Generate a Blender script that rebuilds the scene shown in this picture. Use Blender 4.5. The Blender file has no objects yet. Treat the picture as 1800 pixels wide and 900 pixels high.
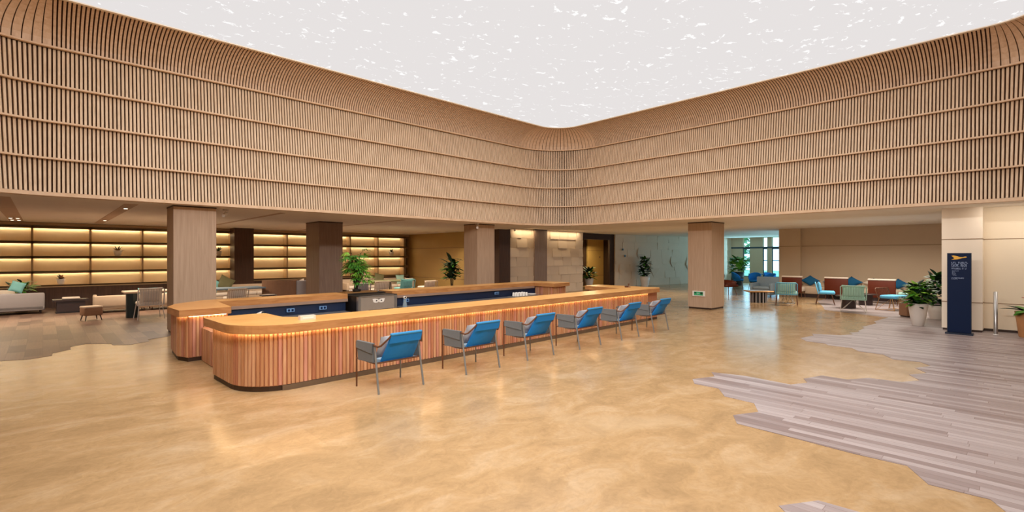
import bpy, math, random
from mathutils import Vector, Matrix
R = math.radians
rnd = random.Random(7)
scene = bpy.context.scene
col = scene.collection

# ------------------------------------------------------------------ camera, world, lights, exposure
CAM_Z = 1.65
cam_d = bpy.data.cameras.new('camera'); cam = bpy.data.objects.new('camera', cam_d); col.objects.link(cam)
cam.location = (0, 0, CAM_Z)
cam.rotation_euler = (R(90), 0, R(46.33 - 90))
cam_d.sensor_width = 36; cam_d.lens = 36 * 864 / 1800; cam_d.clip_end = 200; cam_d.clip_start = 0.05
scene.camera = cam
scene.view_settings.view_transform = 'Standard'
scene.view_settings.look = 'None'
scene.view_settings.gamma = 1
scene.view_settings.use_curve_mapping = False
scene.view_settings.exposure = 0.0

CEIL_EMIT = 0.80      # luminous ceiling panel
CEIL_LAMP = 285       # lamp added just under the luminous ceiling, boosting its light, W
w = bpy.data.worlds.new('world'); scene.world = w; w.use_nodes = True
bg = w.node_tree.nodes['Background']; bg.inputs[0].default_value = (0.55, 0.82, 1.0, 1); bg.inputs[1].default_value = 2.6

def area(name, loc, rot, sx, sy, power, color, spread=180):
    l = bpy.data.lights.new(name, 'AREA'); l.shape = 'RECTANGLE'; l.size = sx; l.size_y = sy
    l.energy = power; l.color = color; l.spread = R(spread)
    o = bpy.data.objects.new(name, l); col.objects.link(o); o.location = loc; o.rotation_euler = rot
    return o
area('atrium_light', (5.9, 5.3, 5.86), (0, 0, 0), 13.0, 11.2, CEIL_LAMP, (1.0, 0.98, 0.96), 116)
# fill strips added out of view near the ceiling, brightening the far walls
area('wall_fill', (-0.55, 2.4, 5.75), (0, R(-74), 0), .5, 6.6, 500, (1.0, 0.97, 0.94), 170)
area('wall_fill', (3.0, -0.2, 5.75), (R(74), 0, 0), 6.6, .5, 480, (1.0, 0.97, 0.94), 170)
area('window_light', (31.6, 11.5, 1.6), (0, R(90), 0), 2.2, 5.0, 95, (0.35, 0.75, 1.0))
area('window_light', (27.5, 7.6, 1.5), (R(90), 0, 0), 7.0, 2.2, 60, (0.4, 0.78, 1.0))
LOUNGE = [(-1.5, 17.5, 110), (2.5, 17.5, 110), (8.0, 17.5, 100), (11.0, 16.5, 80)]  # added fill lamps under the lounge ceilings, without fixtures
for x, y, p in LOUNGE:
    area('lounge_fill', (x, y, 2.66), (0, 0, 0), 1.6, 1.6, p, (1.0, 0.84, 0.66), 150)
area('lounge_fill', (19.0, 3.5, 2.74), (0, 0, 0), 2.5, 4.0, 190, (1.0, 0.92, 0.82), 160)
area('soffit_fill', (14.25, -1.2, 2.69), (0, R(-25), 0), .25, 3.6, 34, (1.0, 0.93, 0.84), 170)  # added under the soffit to brighten the cream wall and pillar
area('soffit_fill', (14.0, 3.6, 2.69), (0, R(-15), 0), .25, 4.0, 30, (1.0, 0.93, 0.84), 170)
area('lounge_fill', (19.5, 10.5, 2.74), (0, 0, 0), 2.5, 3.0, 70, (1.0, 0.86, 0.70), 150)

# ------------------------------------------------------------------ materials
def new_mat(name):
    m = bpy.data.materials.new(name); m.use_nodes = True
    return m, m.node_tree.nodes, m.node_tree.links, m.node_tree.nodes['Principled BSDF']
def srgb(r, g, b):
    f = lambda c: (c/255/12.92) if c/255 <= .04045 else ((c/255+.055)/1.055)**2.4
    return (f(r), f(g), f(b), 1)
def noisy(name, c, rough=.6, metal=0, var=.12, scale=6, bump=0, spec=.5, stretch=(1, 1, 1)):
    """plain material with a gentle procedural variation"""
    m, n, l, b = new_mat(name)
    tc = n.new('ShaderNodeTexCoord'); mp = n.new('ShaderNodeMapping'); mp.inputs['Scale'].default_value = stretch
    l.new(tc.outputs['Object'], mp.inputs[0])
    nz = n.new('ShaderNodeTexNoise'); nz.inputs['Scale'].default_value = scale; nz.inputs['Detail'].default_value = 4
    l.new(mp.outputs[0], nz.inputs['Vector'])
    mx = n.new('ShaderNodeMix'); mx.data_type = 'RGBA'
    mx.inputs[6].default_value = (c[0]*(1-var), c[1]*(1-var), c[2]*(1-var), 1)
    mx.inputs[7].default_value = (min(1, c[0]*(1+var)), min(1, c[1]*(1+var)), min(1, c[2]*(1+var)), 1)
    l.new(nz.outputs['Fac'], mx.inputs[0]); l.new(mx.outputs[2], b.inputs['Base Color'])
    b.inputs['Roughness'].default_value = rough; b.inputs['Metallic'].default_value = metal
    b.inputs['Specular IOR Level'].default_value = spec
    if bump:
        bp = n.new('ShaderNodeBump'); bp.inputs['Strength'].default_value = bump; bp.inputs['Distance'].default_value = .01
        l.new(nz.outputs['Fac'], bp.inputs['Height']); l.new(bp.outputs[0], b.inputs['Normal'])
    return m
def wood(name, c1, c2, rough=.5, grain=(14, 14, 1.2), spec=.4):
    """fine grain running along local z (change grain for another direction)"""
    m, n, l, b = new_mat(name)
    tc = n.new('ShaderNodeTexCoord'); mp = n.new('ShaderNodeMapping'); mp.inputs['Scale'].default_value = grain
    l.new(tc.outputs['Object'], mp.inputs[0])
    nz = n.new('ShaderNodeTexNoise'); nz.inputs['Scale'].default_value = 1.6; nz.inputs['Detail'].default_value = 6; nz.inputs['Distortion'].default_value = .6
    l.new(mp.outputs[0], nz.inputs['Vector'])
    cr = n.new('ShaderNodeValToRGB'); cr.color_ramp.elements[0].position = .3; cr.color_ramp.elements[1].position = .7
    cr.color_ramp.elements[0].color = c1; cr.color_ramp.elements[1].color = c2
    l.new(nz.outputs['Fac'], cr.inputs[0]); l.new(cr.outputs[0], b.inputs['Base Color'])
    b.inputs['Roughness'].default_value = rough; b.inputs['Specular IOR Level'].default_value = spec
    return m
def glow(name, c, s):
    m, n, l, b = new_mat(name)
    n.remove(b); e = n.new('ShaderNodeEmission'); e.inputs[0].default_value = c; e.inputs[1].default_value = s
    l.new(e.outputs[0], n['Material Output'].inputs[0])
    return m

def stone_floor():
    m, n, l, b = new_mat('stone_floor')
    tc = n.new('ShaderNodeTexCoord')
    def noise(scale, det, dist, vec, rough=.5):
        z = n.new('ShaderNodeTexNoise'); z.inputs['Scale'].default_value = scale; z.inputs['Detail'].default_value = det
        z.inputs['Distortion'].default_value = dist; z.inputs['Roughness'].default_value = rough; l.new(vec, z.inputs['Vector']); return z
    mp = n.new('ShaderNodeMapping'); mp.inputs['Rotation'].default_value = (0, 0, R(35)); mp.inputs['Scale'].default_value = (1.0, 1.7, 1)
    l.new(tc.outputs['Object'], mp.inputs[0])
    a = noise(1.7, 8, .8, mp.outputs[0], .62)
    cr = n.new('ShaderNodeValToRGB'); e = cr.color_ramp.elements
    e[0].position = .33; e[0].color = srgb(160, 130, 92); e[1].position = .68; e[1].color = srgb(186, 158, 122)
    k = e.new(.5); k.color = srgb(174, 142, 101)
    l.new(a.outputs['Fac'], cr.inputs[0])
    f = noise(9, 8, 2.0, tc.outputs['Object'], .7)
    mx = n.new('ShaderNodeMix'); mx.data_type = 'RGBA'; mx.blend_type = 'OVERLAY'; mx.inputs[0].default_value = .28
    l.new(cr.outputs[0], mx.inputs[6]); l.new(f.outputs['Fac'], mx.inputs[7])
    # per slab tint
    br = n.new('ShaderNodeTexBrick'); br.inputs['Scale'].default_value = 1; br.offset = .5
    br.inputs['Color1'].default_value = (.42, .42, .42, 1); br.inputs['Color2'].default_value = (.58, .58, .58, 1)
    br.inputs['Mortar'].default_value = (.46, .46, .46, 1); br.inputs['Mortar Size'].default_value = .0025
    br.inputs['Brick Width'].default_value = .9; br.inputs['Row Height'].default_value = .6
    l.new(tc.outputs['Object'], br.inputs['Vector'])
    m2 = n.new('ShaderNodeMix'); m2.data_type = 'RGBA'; m2.blend_type = 'OVERLAY'; m2.inputs[0].default_value = .3
    l.new(mx.outputs[2], m2.inputs[6]); l.new(br.outputs['Color'], m2.inputs[7])
    # pale cloudy blotches
    v = noise(.55, 3, .4, tc.outputs['Object'], .5)
    cv = n.new('ShaderNodeValToRGB'); cv.color_ramp.elements[0].position = .58; cv.color_ramp.elements[1].position = .72
    cv.color_ramp.elements[0].color = (0, 0, 0, 1); cv.color_ramp.elements[1].color = (.5, .5, .5, 1)
    l.new(v.outputs['Fac'], cv.inputs[0])
    m3 = n.new('ShaderNodeMix'); m3.data_type = 'RGBA'; l.new(cv.outputs[0], m3.inputs[0])
    l.new(m2.outputs[2], m3.inputs[6]); m3.inputs[7].default_value = srgb(202, 180, 148)
    l.new(m3.outputs[2], b.inputs['Base Color'])
    rr = n.new('ShaderNodeMapRange'); rr.inputs['To Min'].default_value = .15; rr.inputs['To Max'].default_value = .26
    l.new(f.outputs['Fac'], rr.inputs[0]); l.new(rr.outputs[0], b.inputs['Roughness'])
    b.inputs['Specular IOR Level'].default_value = .5
    return m
def plank_floor(name, c1, c2, cm, bw=1.3, rh=.085):
    m, n, l, b = new_mat(name)
    tc = n.new('ShaderNodeTexCoord'); mp = n.new('ShaderNodeMapping'); mp.inputs['Rotation'].default_value = (0, 0, R(90))
    l.new(tc.outputs['Object'], mp.inputs[0])
    br = n.new('ShaderNodeTexBrick'); br.inputs['Scale'].default_value = 1; br.offset = 0
    br.inputs['Color1'].default_value = c1; br.inputs['Color2'].default_value = c2
    br.inputs['Mortar'].default_value = cm; br.inputs['Mortar Size'].default_value = .0018
    br.inputs['Brick Width'].default_value = bw; br.inputs['Row Height'].default_value = rh; br.inputs['Bias'].default_value = .12
    sx = n.new('ShaderNodeSeparateXYZ'); l.new(mp.outputs[0], sx.inputs[0])
    dv = n.new('ShaderNodeMath'); dv.operation = 'DIVIDE'; dv.inputs[1].default_value = rh; l.new(sx.outputs[1], dv.inputs[0])
    fl = n.new('ShaderNodeMath'); fl.operation = 'FLOOR'; l.new(dv.outputs[0], fl.inputs[0])
    wn = n.new('ShaderNodeTexWhiteNoise'); wn.noise_dimensions = '1D'; l.new(fl.outputs[0], wn.inputs['W'])
    ma = n.new('ShaderNodeMath'); ma.operation = 'MULTIPLY_ADD'; ma.inputs[1].default_value = bw*3; l.new(wn.outputs['Value'], ma.inputs[0]); l.new(sx.outputs[0], ma.inputs[2])
    cx = n.new('ShaderNodeCombineXYZ'); l.new(ma.outputs[0], cx.inputs[0]); l.new(sx.outputs[1], cx.inputs[1])
    l.new(cx.outputs[0], br.inputs['Vector'])
    m2 = n.new('ShaderNodeMapping'); m2.inputs['Scale'].default_value = (26, 1.3, 1); l.new(tc.outputs['Object'], m2.inputs[0])
    nz = n.new('ShaderNodeTexNoise'); nz.inputs['Scale'].default_value = 1.4; nz.inputs['Detail'].default_value = 5; nz.inputs['Distortion'].default_value = .3
    l.new(m2.outputs[0], nz.inputs['Vector'])
    mx = n.new('ShaderNodeMix'); mx.data_type = 'RGBA'; mx.blend_type = 'OVERLAY'; mx.inputs[0].default_value = .28
    l.new(br.outputs['Color'], mx.inputs[6]); l.new(nz.outputs['Fac'], mx.inputs[7])
    l.new(mx.outputs[2], b.inputs['Base Color'])
    b.inputs['Roughness'].default_value = .38; b.inputs['Specular IOR Level'].default_value = .4
    return m
def ceiling_panel():
    m, n, l, b = new_mat('ceiling_membrane')
    n.remove(b)
    tc = n.new('ShaderNodeTexCoord')
    ds = n.new('ShaderNodeTexNoise'); ds.inputs['Scale'].default_value = 2.2; ds.inputs['Detail'].default_value = 5; l.new(tc.outputs['Object'], ds.inputs['Vector'])
    md = n.new('ShaderNodeMix'); md.data_type = 'RGBA'; md.blend_type = 'LINEAR_LIGHT'; md.inputs[0].default_value = .3
    l.new(tc.outputs['Object'], md.inputs[6]); l.new(ds.outputs['Color'], md.inputs[7])
    mp = n.new('ShaderNodeMapping'); mp.inputs['Rotation'].default_value = (0, 0, R(12)); mp.inputs['Scale'].default_value = (1.0, 1.25, 1)
    l.new(md.outputs[2], mp.inputs[0])
    a = n.new('ShaderNodeTexNoise'); a.inputs['Scale'].default_value = 4.2; a.inputs['Detail'].default_value = 3.5; a.inputs['Roughness'].default_value = .62
    l.new(mp.outputs[0], a.inputs['Vector'])
    cr = n.new('ShaderNodeValToRGB'); cr.color_ramp.elements[0].position = .615; cr.color_ramp.elements[1].position = .64
    cr.color_ramp.elements[0].color = (0, 0, 0, 1); cr.color_ramp.elements[1].color = (1, 1, 1, 1)
    l.new(a.outputs['Fac'], cr.inputs[0])
    mx = n.new('ShaderNodeMix'); mx.data_type = 'RGBA'; l.new(cr.outputs[0], mx.inputs[0])
    mx.inputs[6].default_value = (1.0, .955, .945, 1); mx.inputs[7].default_value = (1.28, 1.26, 1.25, 1)
    e = n.new('ShaderNodeEmission'); l.new(mx.outputs[2], e.inputs[0]); e.inputs[1].default_value = CEIL_EMIT
    l.new(e.outputs[0], n['Material Output'].inputs[0])
    return m

M = {}
M['stone'] = stone_floor(); M['plank'] = plank_floor('plank_floor', srgb(126, 108, 104), srgb(172, 160, 158), srgb(118, 98, 92)); M['plankb'] = plank_floor('brown_plank_floor', srgb(84, 62, 50), srgb(138, 110, 92), srgb(76, 56, 44), .9, .22); M['membrane'] = ceiling_panel()
M['slat'] = wood('slat_wood', srgb(214, 184, 150), srgb(236, 210, 180), .55, (20, 20, 1.5))
M['rim'] = wood('rim_wood', srgb(214, 178, 142), srgb(232, 200, 166), .5, (3, 3, 3))
M['cove'] = wood('cove_wood', srgb(204, 170, 138), srgb(222, 192, 162), .55, (10, 10, 3))
M['backing'] = noisy('slat_backing', srgb(104, 70, 46), .9, var=.2)
M['plaster'] = noisy('ceiling_plaster', srgb(243, 234, 220), .85, var=.03, scale=2)
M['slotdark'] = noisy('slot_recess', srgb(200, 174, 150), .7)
M['roofm'] = noisy('roof_underside', srgb(120, 110, 100), .9)
M['cream'] = noisy('cream_panel', srgb(244, 228, 206), .42, var=.03, scale=1.2)
M['beige'] = noisy('beige_panel', srgb(236, 218, 190), .5, var=.05, scale=1.5)
M['ochre'] = noisy('ochre_panel', srgb(192, 158, 96), .5, var=.05, scale=1.5)
M['tanwall'] = noisy('tan_wall', srgb(206, 184, 156), .6, var=.04, scale=1.2)
M['seam'] = noisy('seam_dark', srgb(140, 110, 76), .6)
M['relief'] = noisy('relief_stone', srgb(220, 200, 176), .7, var=.04, scale=3)
M['pillar'] = wood('pillar_wood', srgb(176, 148, 122), srgb(194, 166, 140), .55, (24, 24, 1.0))
M['pillar_d'] = wood('dark_pillar_wood', srgb(70, 48, 36), srgb(88, 62, 48), .5, (24, 24, 1.0))
M['pillar_m'] = wood('brown_pillar_wood', srgb(134, 110, 94), srgb(154, 130, 112), .5, (24, 24, 1.0))
M['kick'] = noisy('dark_kick', srgb(58, 36, 20), .5)
M['kickmetal'] = noisy('brushed_kick', srgb(128, 112, 96), .35, .7)
M['door_d'] = noisy('dark_frame', srgb(66, 48, 36), .8, spec=.15)
M['bar'] = [wood('bar_slat_%s' % k, a, c, .45, (18, 18, 1.4)) for k, a, c in
            (('amber', srgb(178, 122, 80), srgb(200, 146, 104)), ('rose', srgb(184, 122, 98), srgb(208, 148, 124)),
             ('honey', srgb(188, 136, 96), srgb(212, 162, 122)), ('russet', srgb(164, 104, 72), srgb(190, 128, 94)))]
M['top'] = [wood('counter_%s' % k, a, c, .3, (1.2, 9, 9), .5) for k, a, c in
            (('gold', srgb(222, 156, 82), srgb(240, 184, 112)), ('oak', srgb(212, 144, 74), srgb(232, 170, 100)))]
M['topedge'] = wood('counter_edge', srgb(168, 112, 62), srgb(196, 140, 88), .4, (2, 2, 12))
M['navy'] = noisy('navy_panel', srgb(8, 30, 62), .5, var=.5, scale=.9)
M['apron'] = noisy('apron', srgb(150, 122, 104), .5)
M['black'] = noisy('black_panel', srgb(20, 18, 18), .45)
M['steel'] = noisy('brushed_steel', srgb(186, 184, 182), .32, .85)
M['machine'] = noisy('machine_panel', srgb(158, 146, 134), .45, .3)
M['blue'] = noisy('blue_canvas', srgb(4, 124, 204), .75, var=.08, scale=30, bump=.15)
M['bluetop'] = noisy('blue_canvas_fold', srgb(52, 132, 184), .8, var=.08, scale=30)
M['greyc'] = noisy('grey_canvas', srgb(100, 104, 106), .8, var=.08, scale=30, bump=.15)
M['seatc'] = noisy('pale_blue_seat', srgb(150, 176, 196), .8, var=.06, scale=20)
M['cush'] = noisy('marbled_cushion', srgb(176, 174, 176), .85, var=.35, scale=7)
M['leg'] = noisy('grey_tube', srgb(134, 132, 128), .4, .3)
M['bronze'] = noisy('bronze_tube', srgb(104, 66, 44), .4, .3)
M['totem'] = noisy('navy_totem', srgb(2, 26, 62), .5, var=.06, spec=.2)
M['totem_d'] = noisy('navy_totem_edge', srgb(8, 28, 52), .4)
M['yellow'] = noisy('amber_paint', srgb(246, 186, 66), .5)
M['lettering'] = noisy('pale_lettering', srgb(150, 168, 200), .5)
M['white'] = noisy('white_glaze', srgb(232, 226, 218), .35, var=.03)
M['offw'] = noisy('off_white', srgb(214, 204, 194), .6, var=.04)
M['leaf'] = noisy('leaf_green', srgb(64, 124, 32), .45, var=.45, scale=5)
M['leafl'] = noisy('leaf_light', srgb(128, 178, 58), .45, var=.3, scale=5)
M['leafd'] = noisy('leaf_dark', srgb(22, 48, 26), .45, var=.4, scale=5)
M['stem'] = noisy('plant_stem', srgb(60, 52, 28), .7)
M['soil'] = noisy('soil', srgb(48, 34, 24), .95)
M['terra'] = noisy('tan_clay', srgb(188, 132, 84), .6)
M['red'] = noisy('red_petal', srgb(206, 84, 60), .5)
M['greysofa'] = noisy('grey_leather', srgb(156, 148, 146), .6, var=.05)
M['beigef'] = noisy('beige_fabric', srgb(196, 172, 146), .85, var=.08, scale=12)
M['creamf'] = noisy('cream_fabric', srgb(222, 206, 188), .85, var=.05, scale=12)
M['brownf'] = noisy('brown_fabric', srgb(142, 102, 74), .85, var=.08, scale=14)
M['darkw'] = noisy('dark_table_wood', srgb(52, 38, 36), .35)
M['turq'] = noisy('turquoise_fabric', srgb(128, 190, 186), .8, var=.08, scale=12)
M['teal'] = noisy('teal_fabric', srgb(10, 92, 136), .8, var=.08, scale=12)
M['mint'] = noisy('mint_fabric', srgb(160, 196, 178), .8, var=.08, scale=12)
M['skyf'] = noisy('sky_fabric', srgb(92, 170, 204), .8, var=.08, scale=12)
M['palef'] = noisy('grey_blue_fabric', srgb(122, 138, 148), .8, var=.08, scale=12)
M['olive'] = noisy('olive_fabric', srgb(112, 108, 72), .8, var=.1, scale=12)
M['redwood'] = noisy('red_brown_panel', srgb(88, 34, 14), .5, var=.1, spec=.25)
M['greenped'] = noisy('green_black_pedestal', srgb(28, 44, 46), .4)
M['brass'] = noisy('brass_leg', srgb(176, 132, 84), .35, .6)
M['shelfback'] = noisy('shelf_back', srgb(222, 200, 162), .6, var=.04)
M['shelfw'] = noisy('shelf_board', srgb(176, 146, 108), .5, var=.05)
M['led'] = glow('shelf_led', (1.0, .82, .54, 1), 22.0)
M['barled'] = glow('counter_led', (1.0, .72, .38, 1), 17.0)
M['spot'] = glow('spot_lens', (1.0, .9, .72, 1), 6.0)
M['panelblue'] = noisy('window_tile', srgb(160, 190, 205), .5)
M['winframe'] = noisy('window_frame', srgb(58, 76, 88), .5)
M['socket'] = noisy('socket_plate', srgb(112, 150, 196), .4)
M['green'] = noisy('exit_green', srgb(60, 176, 120), .5)
M['greend'] = noisy('exit_dark', srgb(14, 58, 36), .5)
g, n_, l_, b_ = new_mat('window_glass'); b_.inputs['Base Color'].default_value = (.8, .95, 1, 1); b_.inputs['Roughness'].default_value = .02
b_.inputs['Transmission Weight'].default_value = 1; b_.inputs['IOR'].default_value = 1.05; M['glass'] = g
M['hedge'] = noisy('outdoor_leaves', srgb(120, 190, 150), .7, var=.5, scale=3)

# ------------------------------------------------------------------ mesh builder
class MB:
    def __init__(s, xf=None): s.v = []; s.f = []; s.m = []; s.sm = []; s.xf = xf
    def add(s, vs, fs, m=0, smooth=False):
        b = len(s.v)
        s.v += [tuple(v) for v in vs]
        for f in fs: s.f.append([b+i for i in f]); s.m.append(m); s.sm.append(smooth)
    def box(s, x0, x1, y0, y1, z0, z1, m=0, M4=None):
        vs = [Vector((x, y, z)) for z in (z0, z1) for y in (y0, y1) for x in (x0, x1)]
        if M4: vs = [M4 @ v for v in vs]
        s.add(vs, [(0, 2, 3, 1), (4, 5, 7, 6), (0, 1, 5, 4), (2, 6, 7, 3), (0, 4, 6, 2), (1, 3, 7, 5)], m)
        return s
    def rbox(s, x0, x1, y0, y1, z0, z1, r=.03, m=0, M4=None, seg=2):
        """box with softly rounded upright and horizontal edges"""
        cx, cy, cz = (x0+x1)/2, (y0+y1)/2, (z0+z1)/2; hx, hy, hz = (x1-x0)/2, (y1-y0)/2, (z1-z0)/2
        r = min(r, hx*.98, hy*.98, hz*.98); rings = []
        for a in range(-seg, seg+1):
            if a < 0 or a > 0 or True:
                t = a/seg*math.pi/2
                zz = math.copysign(hz-r, a) if a else 0
                zz = (hz-r)*(1 if a > 0 else -1) + r*math.sin(t) if a else None
                if zz is None: continue
                rings.append((zz, r*math.cos(t)))
        rings.insert(seg, (-(hz-r), r)); rings.insert(seg+1, (hz-r, r))
        vs = []; N = 4*(seg+1)
        for zz, rr in rings:
            for q, (sx, sy) in enumerate(((1, 1), (-1, 1), (-1, -1), (1, -1))):
                for k in range(seg+1):
                    t = math.pi/2*(q + k/seg)
                    vs.append(Vector((cx+sx*(hx-r)+rr*math.cos(t), cy+sy*(hy-r)+rr*math.sin(t), cz+zz)))
        if M4: vs = [M4 @ v for v in vs]
        fs = []
        for i in range(len(rings)-1):
            for k in range(N): fs.append((i*N+k, i*N+(k+1) % N, (i+1)*N+(k+1) % N, (i+1)*N+k))
        s.add(vs, fs, m, True)
        s.add(vs[:N], [tuple(range(N))[::-1]], m); s.add(vs[-N:], [tuple(range(N))], m)
        return s
    def prism(s, poly, z0, z1, m=0, mside=None, cap=True):
        a = sum(poly[i][0]*poly[(i+1) % len(poly)][1]-poly[(i+1) % len(poly)][0]*poly[i][1] for i in range(len(poly)))
        if a < 0: poly = poly[::-1]
        n = len(poly)
        vs = [(x, y, z0) for x, y in poly] + [(x, y, z1) for x, y in poly]
        s.add(vs, [(i, (i+1) % n, n+(i+1) % n, n+i) for i in range(n)], m if mside is None else mside)
        if cap: s.add(vs, [tuple(range(n))[::-1], tuple(range(n, 2*n))], m)
        return s
    def tube(s, pts, r, m=0, seg=8, caps=True, r2=None):
        pts = [Vector(p) for p in pts]; n = len(pts); vs = []
        prev = None
        for i, p in enumerate(pts):
            d = (pts[min(i+1, n-1)]-pts[max(i-1, 0)]).normalized()
            if prev is None:
                up = Vector((0, 0, 1)) if abs(d.z) < .9 else Vector((1, 0, 0)); a = d.cross(up).normalized()
            else:
                a = (prev - d*prev.dot(d)); a = a.normalized() if a.length > 1e-6 else d.orthogonal().normalized()
            prev = a; b = d.cross(a)
            rr = r if r2 is None else r + (r2-r)*i/(n-1)
            for k in range(seg):
                t = 2*math.pi*k/seg; vs.append(p + a*rr*math.cos(t) + b*rr*math.sin(t))
        fs = [(i*seg+k, i*seg+(k+1) % seg, (i+1)*seg+(k+1) % seg, (i+1)*seg+k) for i in range(n-1) for k in range(seg)]
        s.add(vs, fs, m, True)
        if caps: s.add(vs[:seg], [tuple(range(seg))[::-1]], m); s.add(vs[-seg:], [tuple(range(seg))], m)
        return s
    def lathe(s, prof, seg=24, m=0, c=(0, 0, 0)):
        vs = []
        for r, z in prof:
            for k in range(seg):
                t = 2*math.pi*k/seg; vs.append((c[0]+r*math.cos(t), c[1]+r*math.sin(t), c[2]+z))
        fs = [(i*seg+k, i*seg+(k+1) % seg, (i+1)*seg+(k+1) % seg, (i+1)*seg+k) for i in range(len(prof)-1) for k in range(seg)]
        s.add(vs, fs, m, True)
        if prof[0][0] > 1e-4: s.add(vs[:seg], [tuple(range(seg))[::-1]], m)
        if prof[-1][0] > 1e-4: s.add(vs[-seg:], [tuple(range(seg))], m)
        return s
    def build(s, name, mats, parent=None, loc=None):
        me = bpy.data.meshes.new(name); me.from_pydata([tuple(v) for v in s.v], [], s.f)
        if not isinstance(mats, (list, tuple)): mats = [mats]
        for m in mats: me.materials.append(m)
        me.polygons.foreach_set('material_index', s.m); me.polygons.foreach_set('use_smooth', s.sm)
        me.update()
        o = bpy.data.objects.new(name, me); col.objects.link(o)
        if parent: o.parent = parent
        if loc: o.location = loc
        return o
def tag(o, label=None, cat=None, group=None, kind=None):
    if label: o['label'] = label
    if cat: o['category'] = cat
    if group: o['group'] = group
    if kind: o['kind'] = kind
    return o
def thing(name, label, cat, loc=(0, 0, 0), rz=0, group=None):
    o = bpy.data.objects.new(name, None); col.objects.link(o); o.empty_display_size = .1
    o.location = loc; o.rotation_euler = (0, 0, rz)
    return tag(o, label, cat, group)
def struct(o, label=None): o['kind'] = 'structure'; return tag(o, label)
def dup(o, loc=None, rz=None, label=None, parent=None):
    c = o.copy(); col.objects.link(c)
    if parent: c.parent = parent
    if loc is not None: c.location = loc
    if rz is not None: c.rotation_euler = (0, 0, rz)
    if label: c['label'] = label
    for ch in [k for k in col.objects if k.parent == o]: dup(ch, parent=c)
    return c
def Rz(a, p=(0, 0, 0)): return Matrix.Translation(p) @ Matrix.Rotation(a, 4, 'Z') @ Matrix.Translation([-q for q in p])

# ------------------------------------------------------------------ room shell: floors
SOFFIT = 2.71; RAISED = 2.80
XW, YW, XE, YS, XN, YN = 13.53, 11.88, 33.0, -7.0, -8.0, 21.7   # slat wall planes and outer limits
fb = MB().box(XN, XE, YS, 22.3, -.2, 0); struct(fb.build('floor', M['stone']), 'honey coloured polished stone floor')
Rp = [(17.27, 4.26), (16.84, 3.44), (16.35, 2.55), (15.17, 2.66), (14.76, 2.54), (13.75, 2.64), (13.58, 2.56), (12.95, 2.56), (12.84, 2.51), (12.53, 2.63), (12.32, 2.52), (11.99, 2.68), (11.78, 3.14), (11.55, 3.05), (11.0, 3.14), (10.68, 2.94), (10.65, 2.63), (10.5, 2.53), (10.48, 2.16), (10.19, 2.0), (10.16, 1.66), (9.8, 1.47), (9.87, 1.15), (9.61, 0.99), (9.29, 1.14), (9.0, 0.97), (8.7, 1.13), (8.4, 0.98), (8.12, 1.13), (8.07, 1.48), (7.76, 1.65), (7.77, 1.95), (7.39, 2.07), (7.19, 1.97), (6.93, 2.09), (6.98, 2.67), (6.86, 3.09), (6.65, 2.95), (6.29, 3.09), (6.08, 2.96), (6.08, 2.65), (5.79, 2.45), (5.76, 2.11), (5.47, 1.96), (5.17, 2.1), (4.94, 1.97), (4.92, 1.48), (4.89, 1.0), (4.91, 0.65), (4.62, 0.49), (4.64, 0.17), (4.46, 0.08), (4.46, -.4), (4.2, -.6), (4.2, -1.2), (3.9, -1.5), (3.9, -6.5), (22.9, -6.5), (22.9, 5.4), (20.5, 5.3), (18.4, 4.6)]
struct(MB().prism(Rp, 0, .004).build('floor', M['plank']), 'greyish pink plank floor with a zigzag edge')
struct(MB().prism([(3.51, 1.13), (3.78, .97), (3.82, .5), (3.6, .2), (3.2, .3), (3.2, .8)], 0, .004).build('floor', M['plank']), 'small angular patch of plank floor')
Lp = [(-7.5, 11.3), (-1.2, 11.2), (-.48, 11.12), (-.16, 10.99), (.11, 11.13), (.12, 11.41), (.36, 11.64), (.36, 11.97), (.58, 12.17), (.93, 11.87), (.94, 11.66), (1.18, 11.5), (1.49, 11.72), (1.5, 11.98), (1.83, 12.13), (2.1, 12.4), (5.0, 12.4), (5.2, 12.7), (8.8, 12.6), (9.2, 12.9), (12.9, 12.9), (12.9, 21.3), (-7.5, 21.3)]
struct(MB().prism(Lp, 0, .004).build('floor', M['plankb']), 'brown plank floor of the lounge under the shelves')

# ------------------------------------------------------------------ slatted atrium walls
def loop(spacing, inset=0.0):
    """samples (x, y, nx, ny, side, arc) around the rounded atrium opening, n pointing outward"""
    out = []
    x0, x1, y0, y1, r = -1.68, XW, -1.32, YW, 1.8
    segs = [('S', (x0+r, y1), (x1-r, y1), (0, 1), 'left'), ('A', (x1-r, y1-r), 90, 0, 'corner'), ('S', (x1, y1-r), (x1, y0+r), (1, 0), 'right'),
            ('A', (x1-r, y0+r), 0, -90, 'near'), ('S', (x1-r, y0), (x0+r, y0), (0, -1), 'near'), ('A', (x0+r, y0+r), -90, -180, 'near'),
            ('S', (x0, y0+r), (x0, y1-r), (-1, 0), 'far'), ('A', (x0+r, y1-r), 180, 90, 'far')]
    for s in segs:
        if s[0] == 'S':
            L = math.dist(s[1], s[2]); n = round(L/spacing)
            for i in range(n):
                t = (i+.5)/n; out.append((s[1][0]+(s[2][0]-s[1][0])*t, s[1][1]+(s[2][1]-s[1][1])*t, s[3][0], s[3][1], s[4], False))
        else:
            n = max(2, round(r*math.pi/2/spacing))
            for i in range(n):
                a = R(s[2]+(s[3]-s[2])*(i+.5)/n); nx, ny = math.cos(a), math.sin(a)
                out.append((s[1][0]+r*nx, s[1][1]+r*ny, nx, ny, s[4], True))
    return out
LEDGE = [SOFFIT+.05, 3.37, 4.02, 4.66, 5.34]
TOPZ = 5.90
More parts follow.
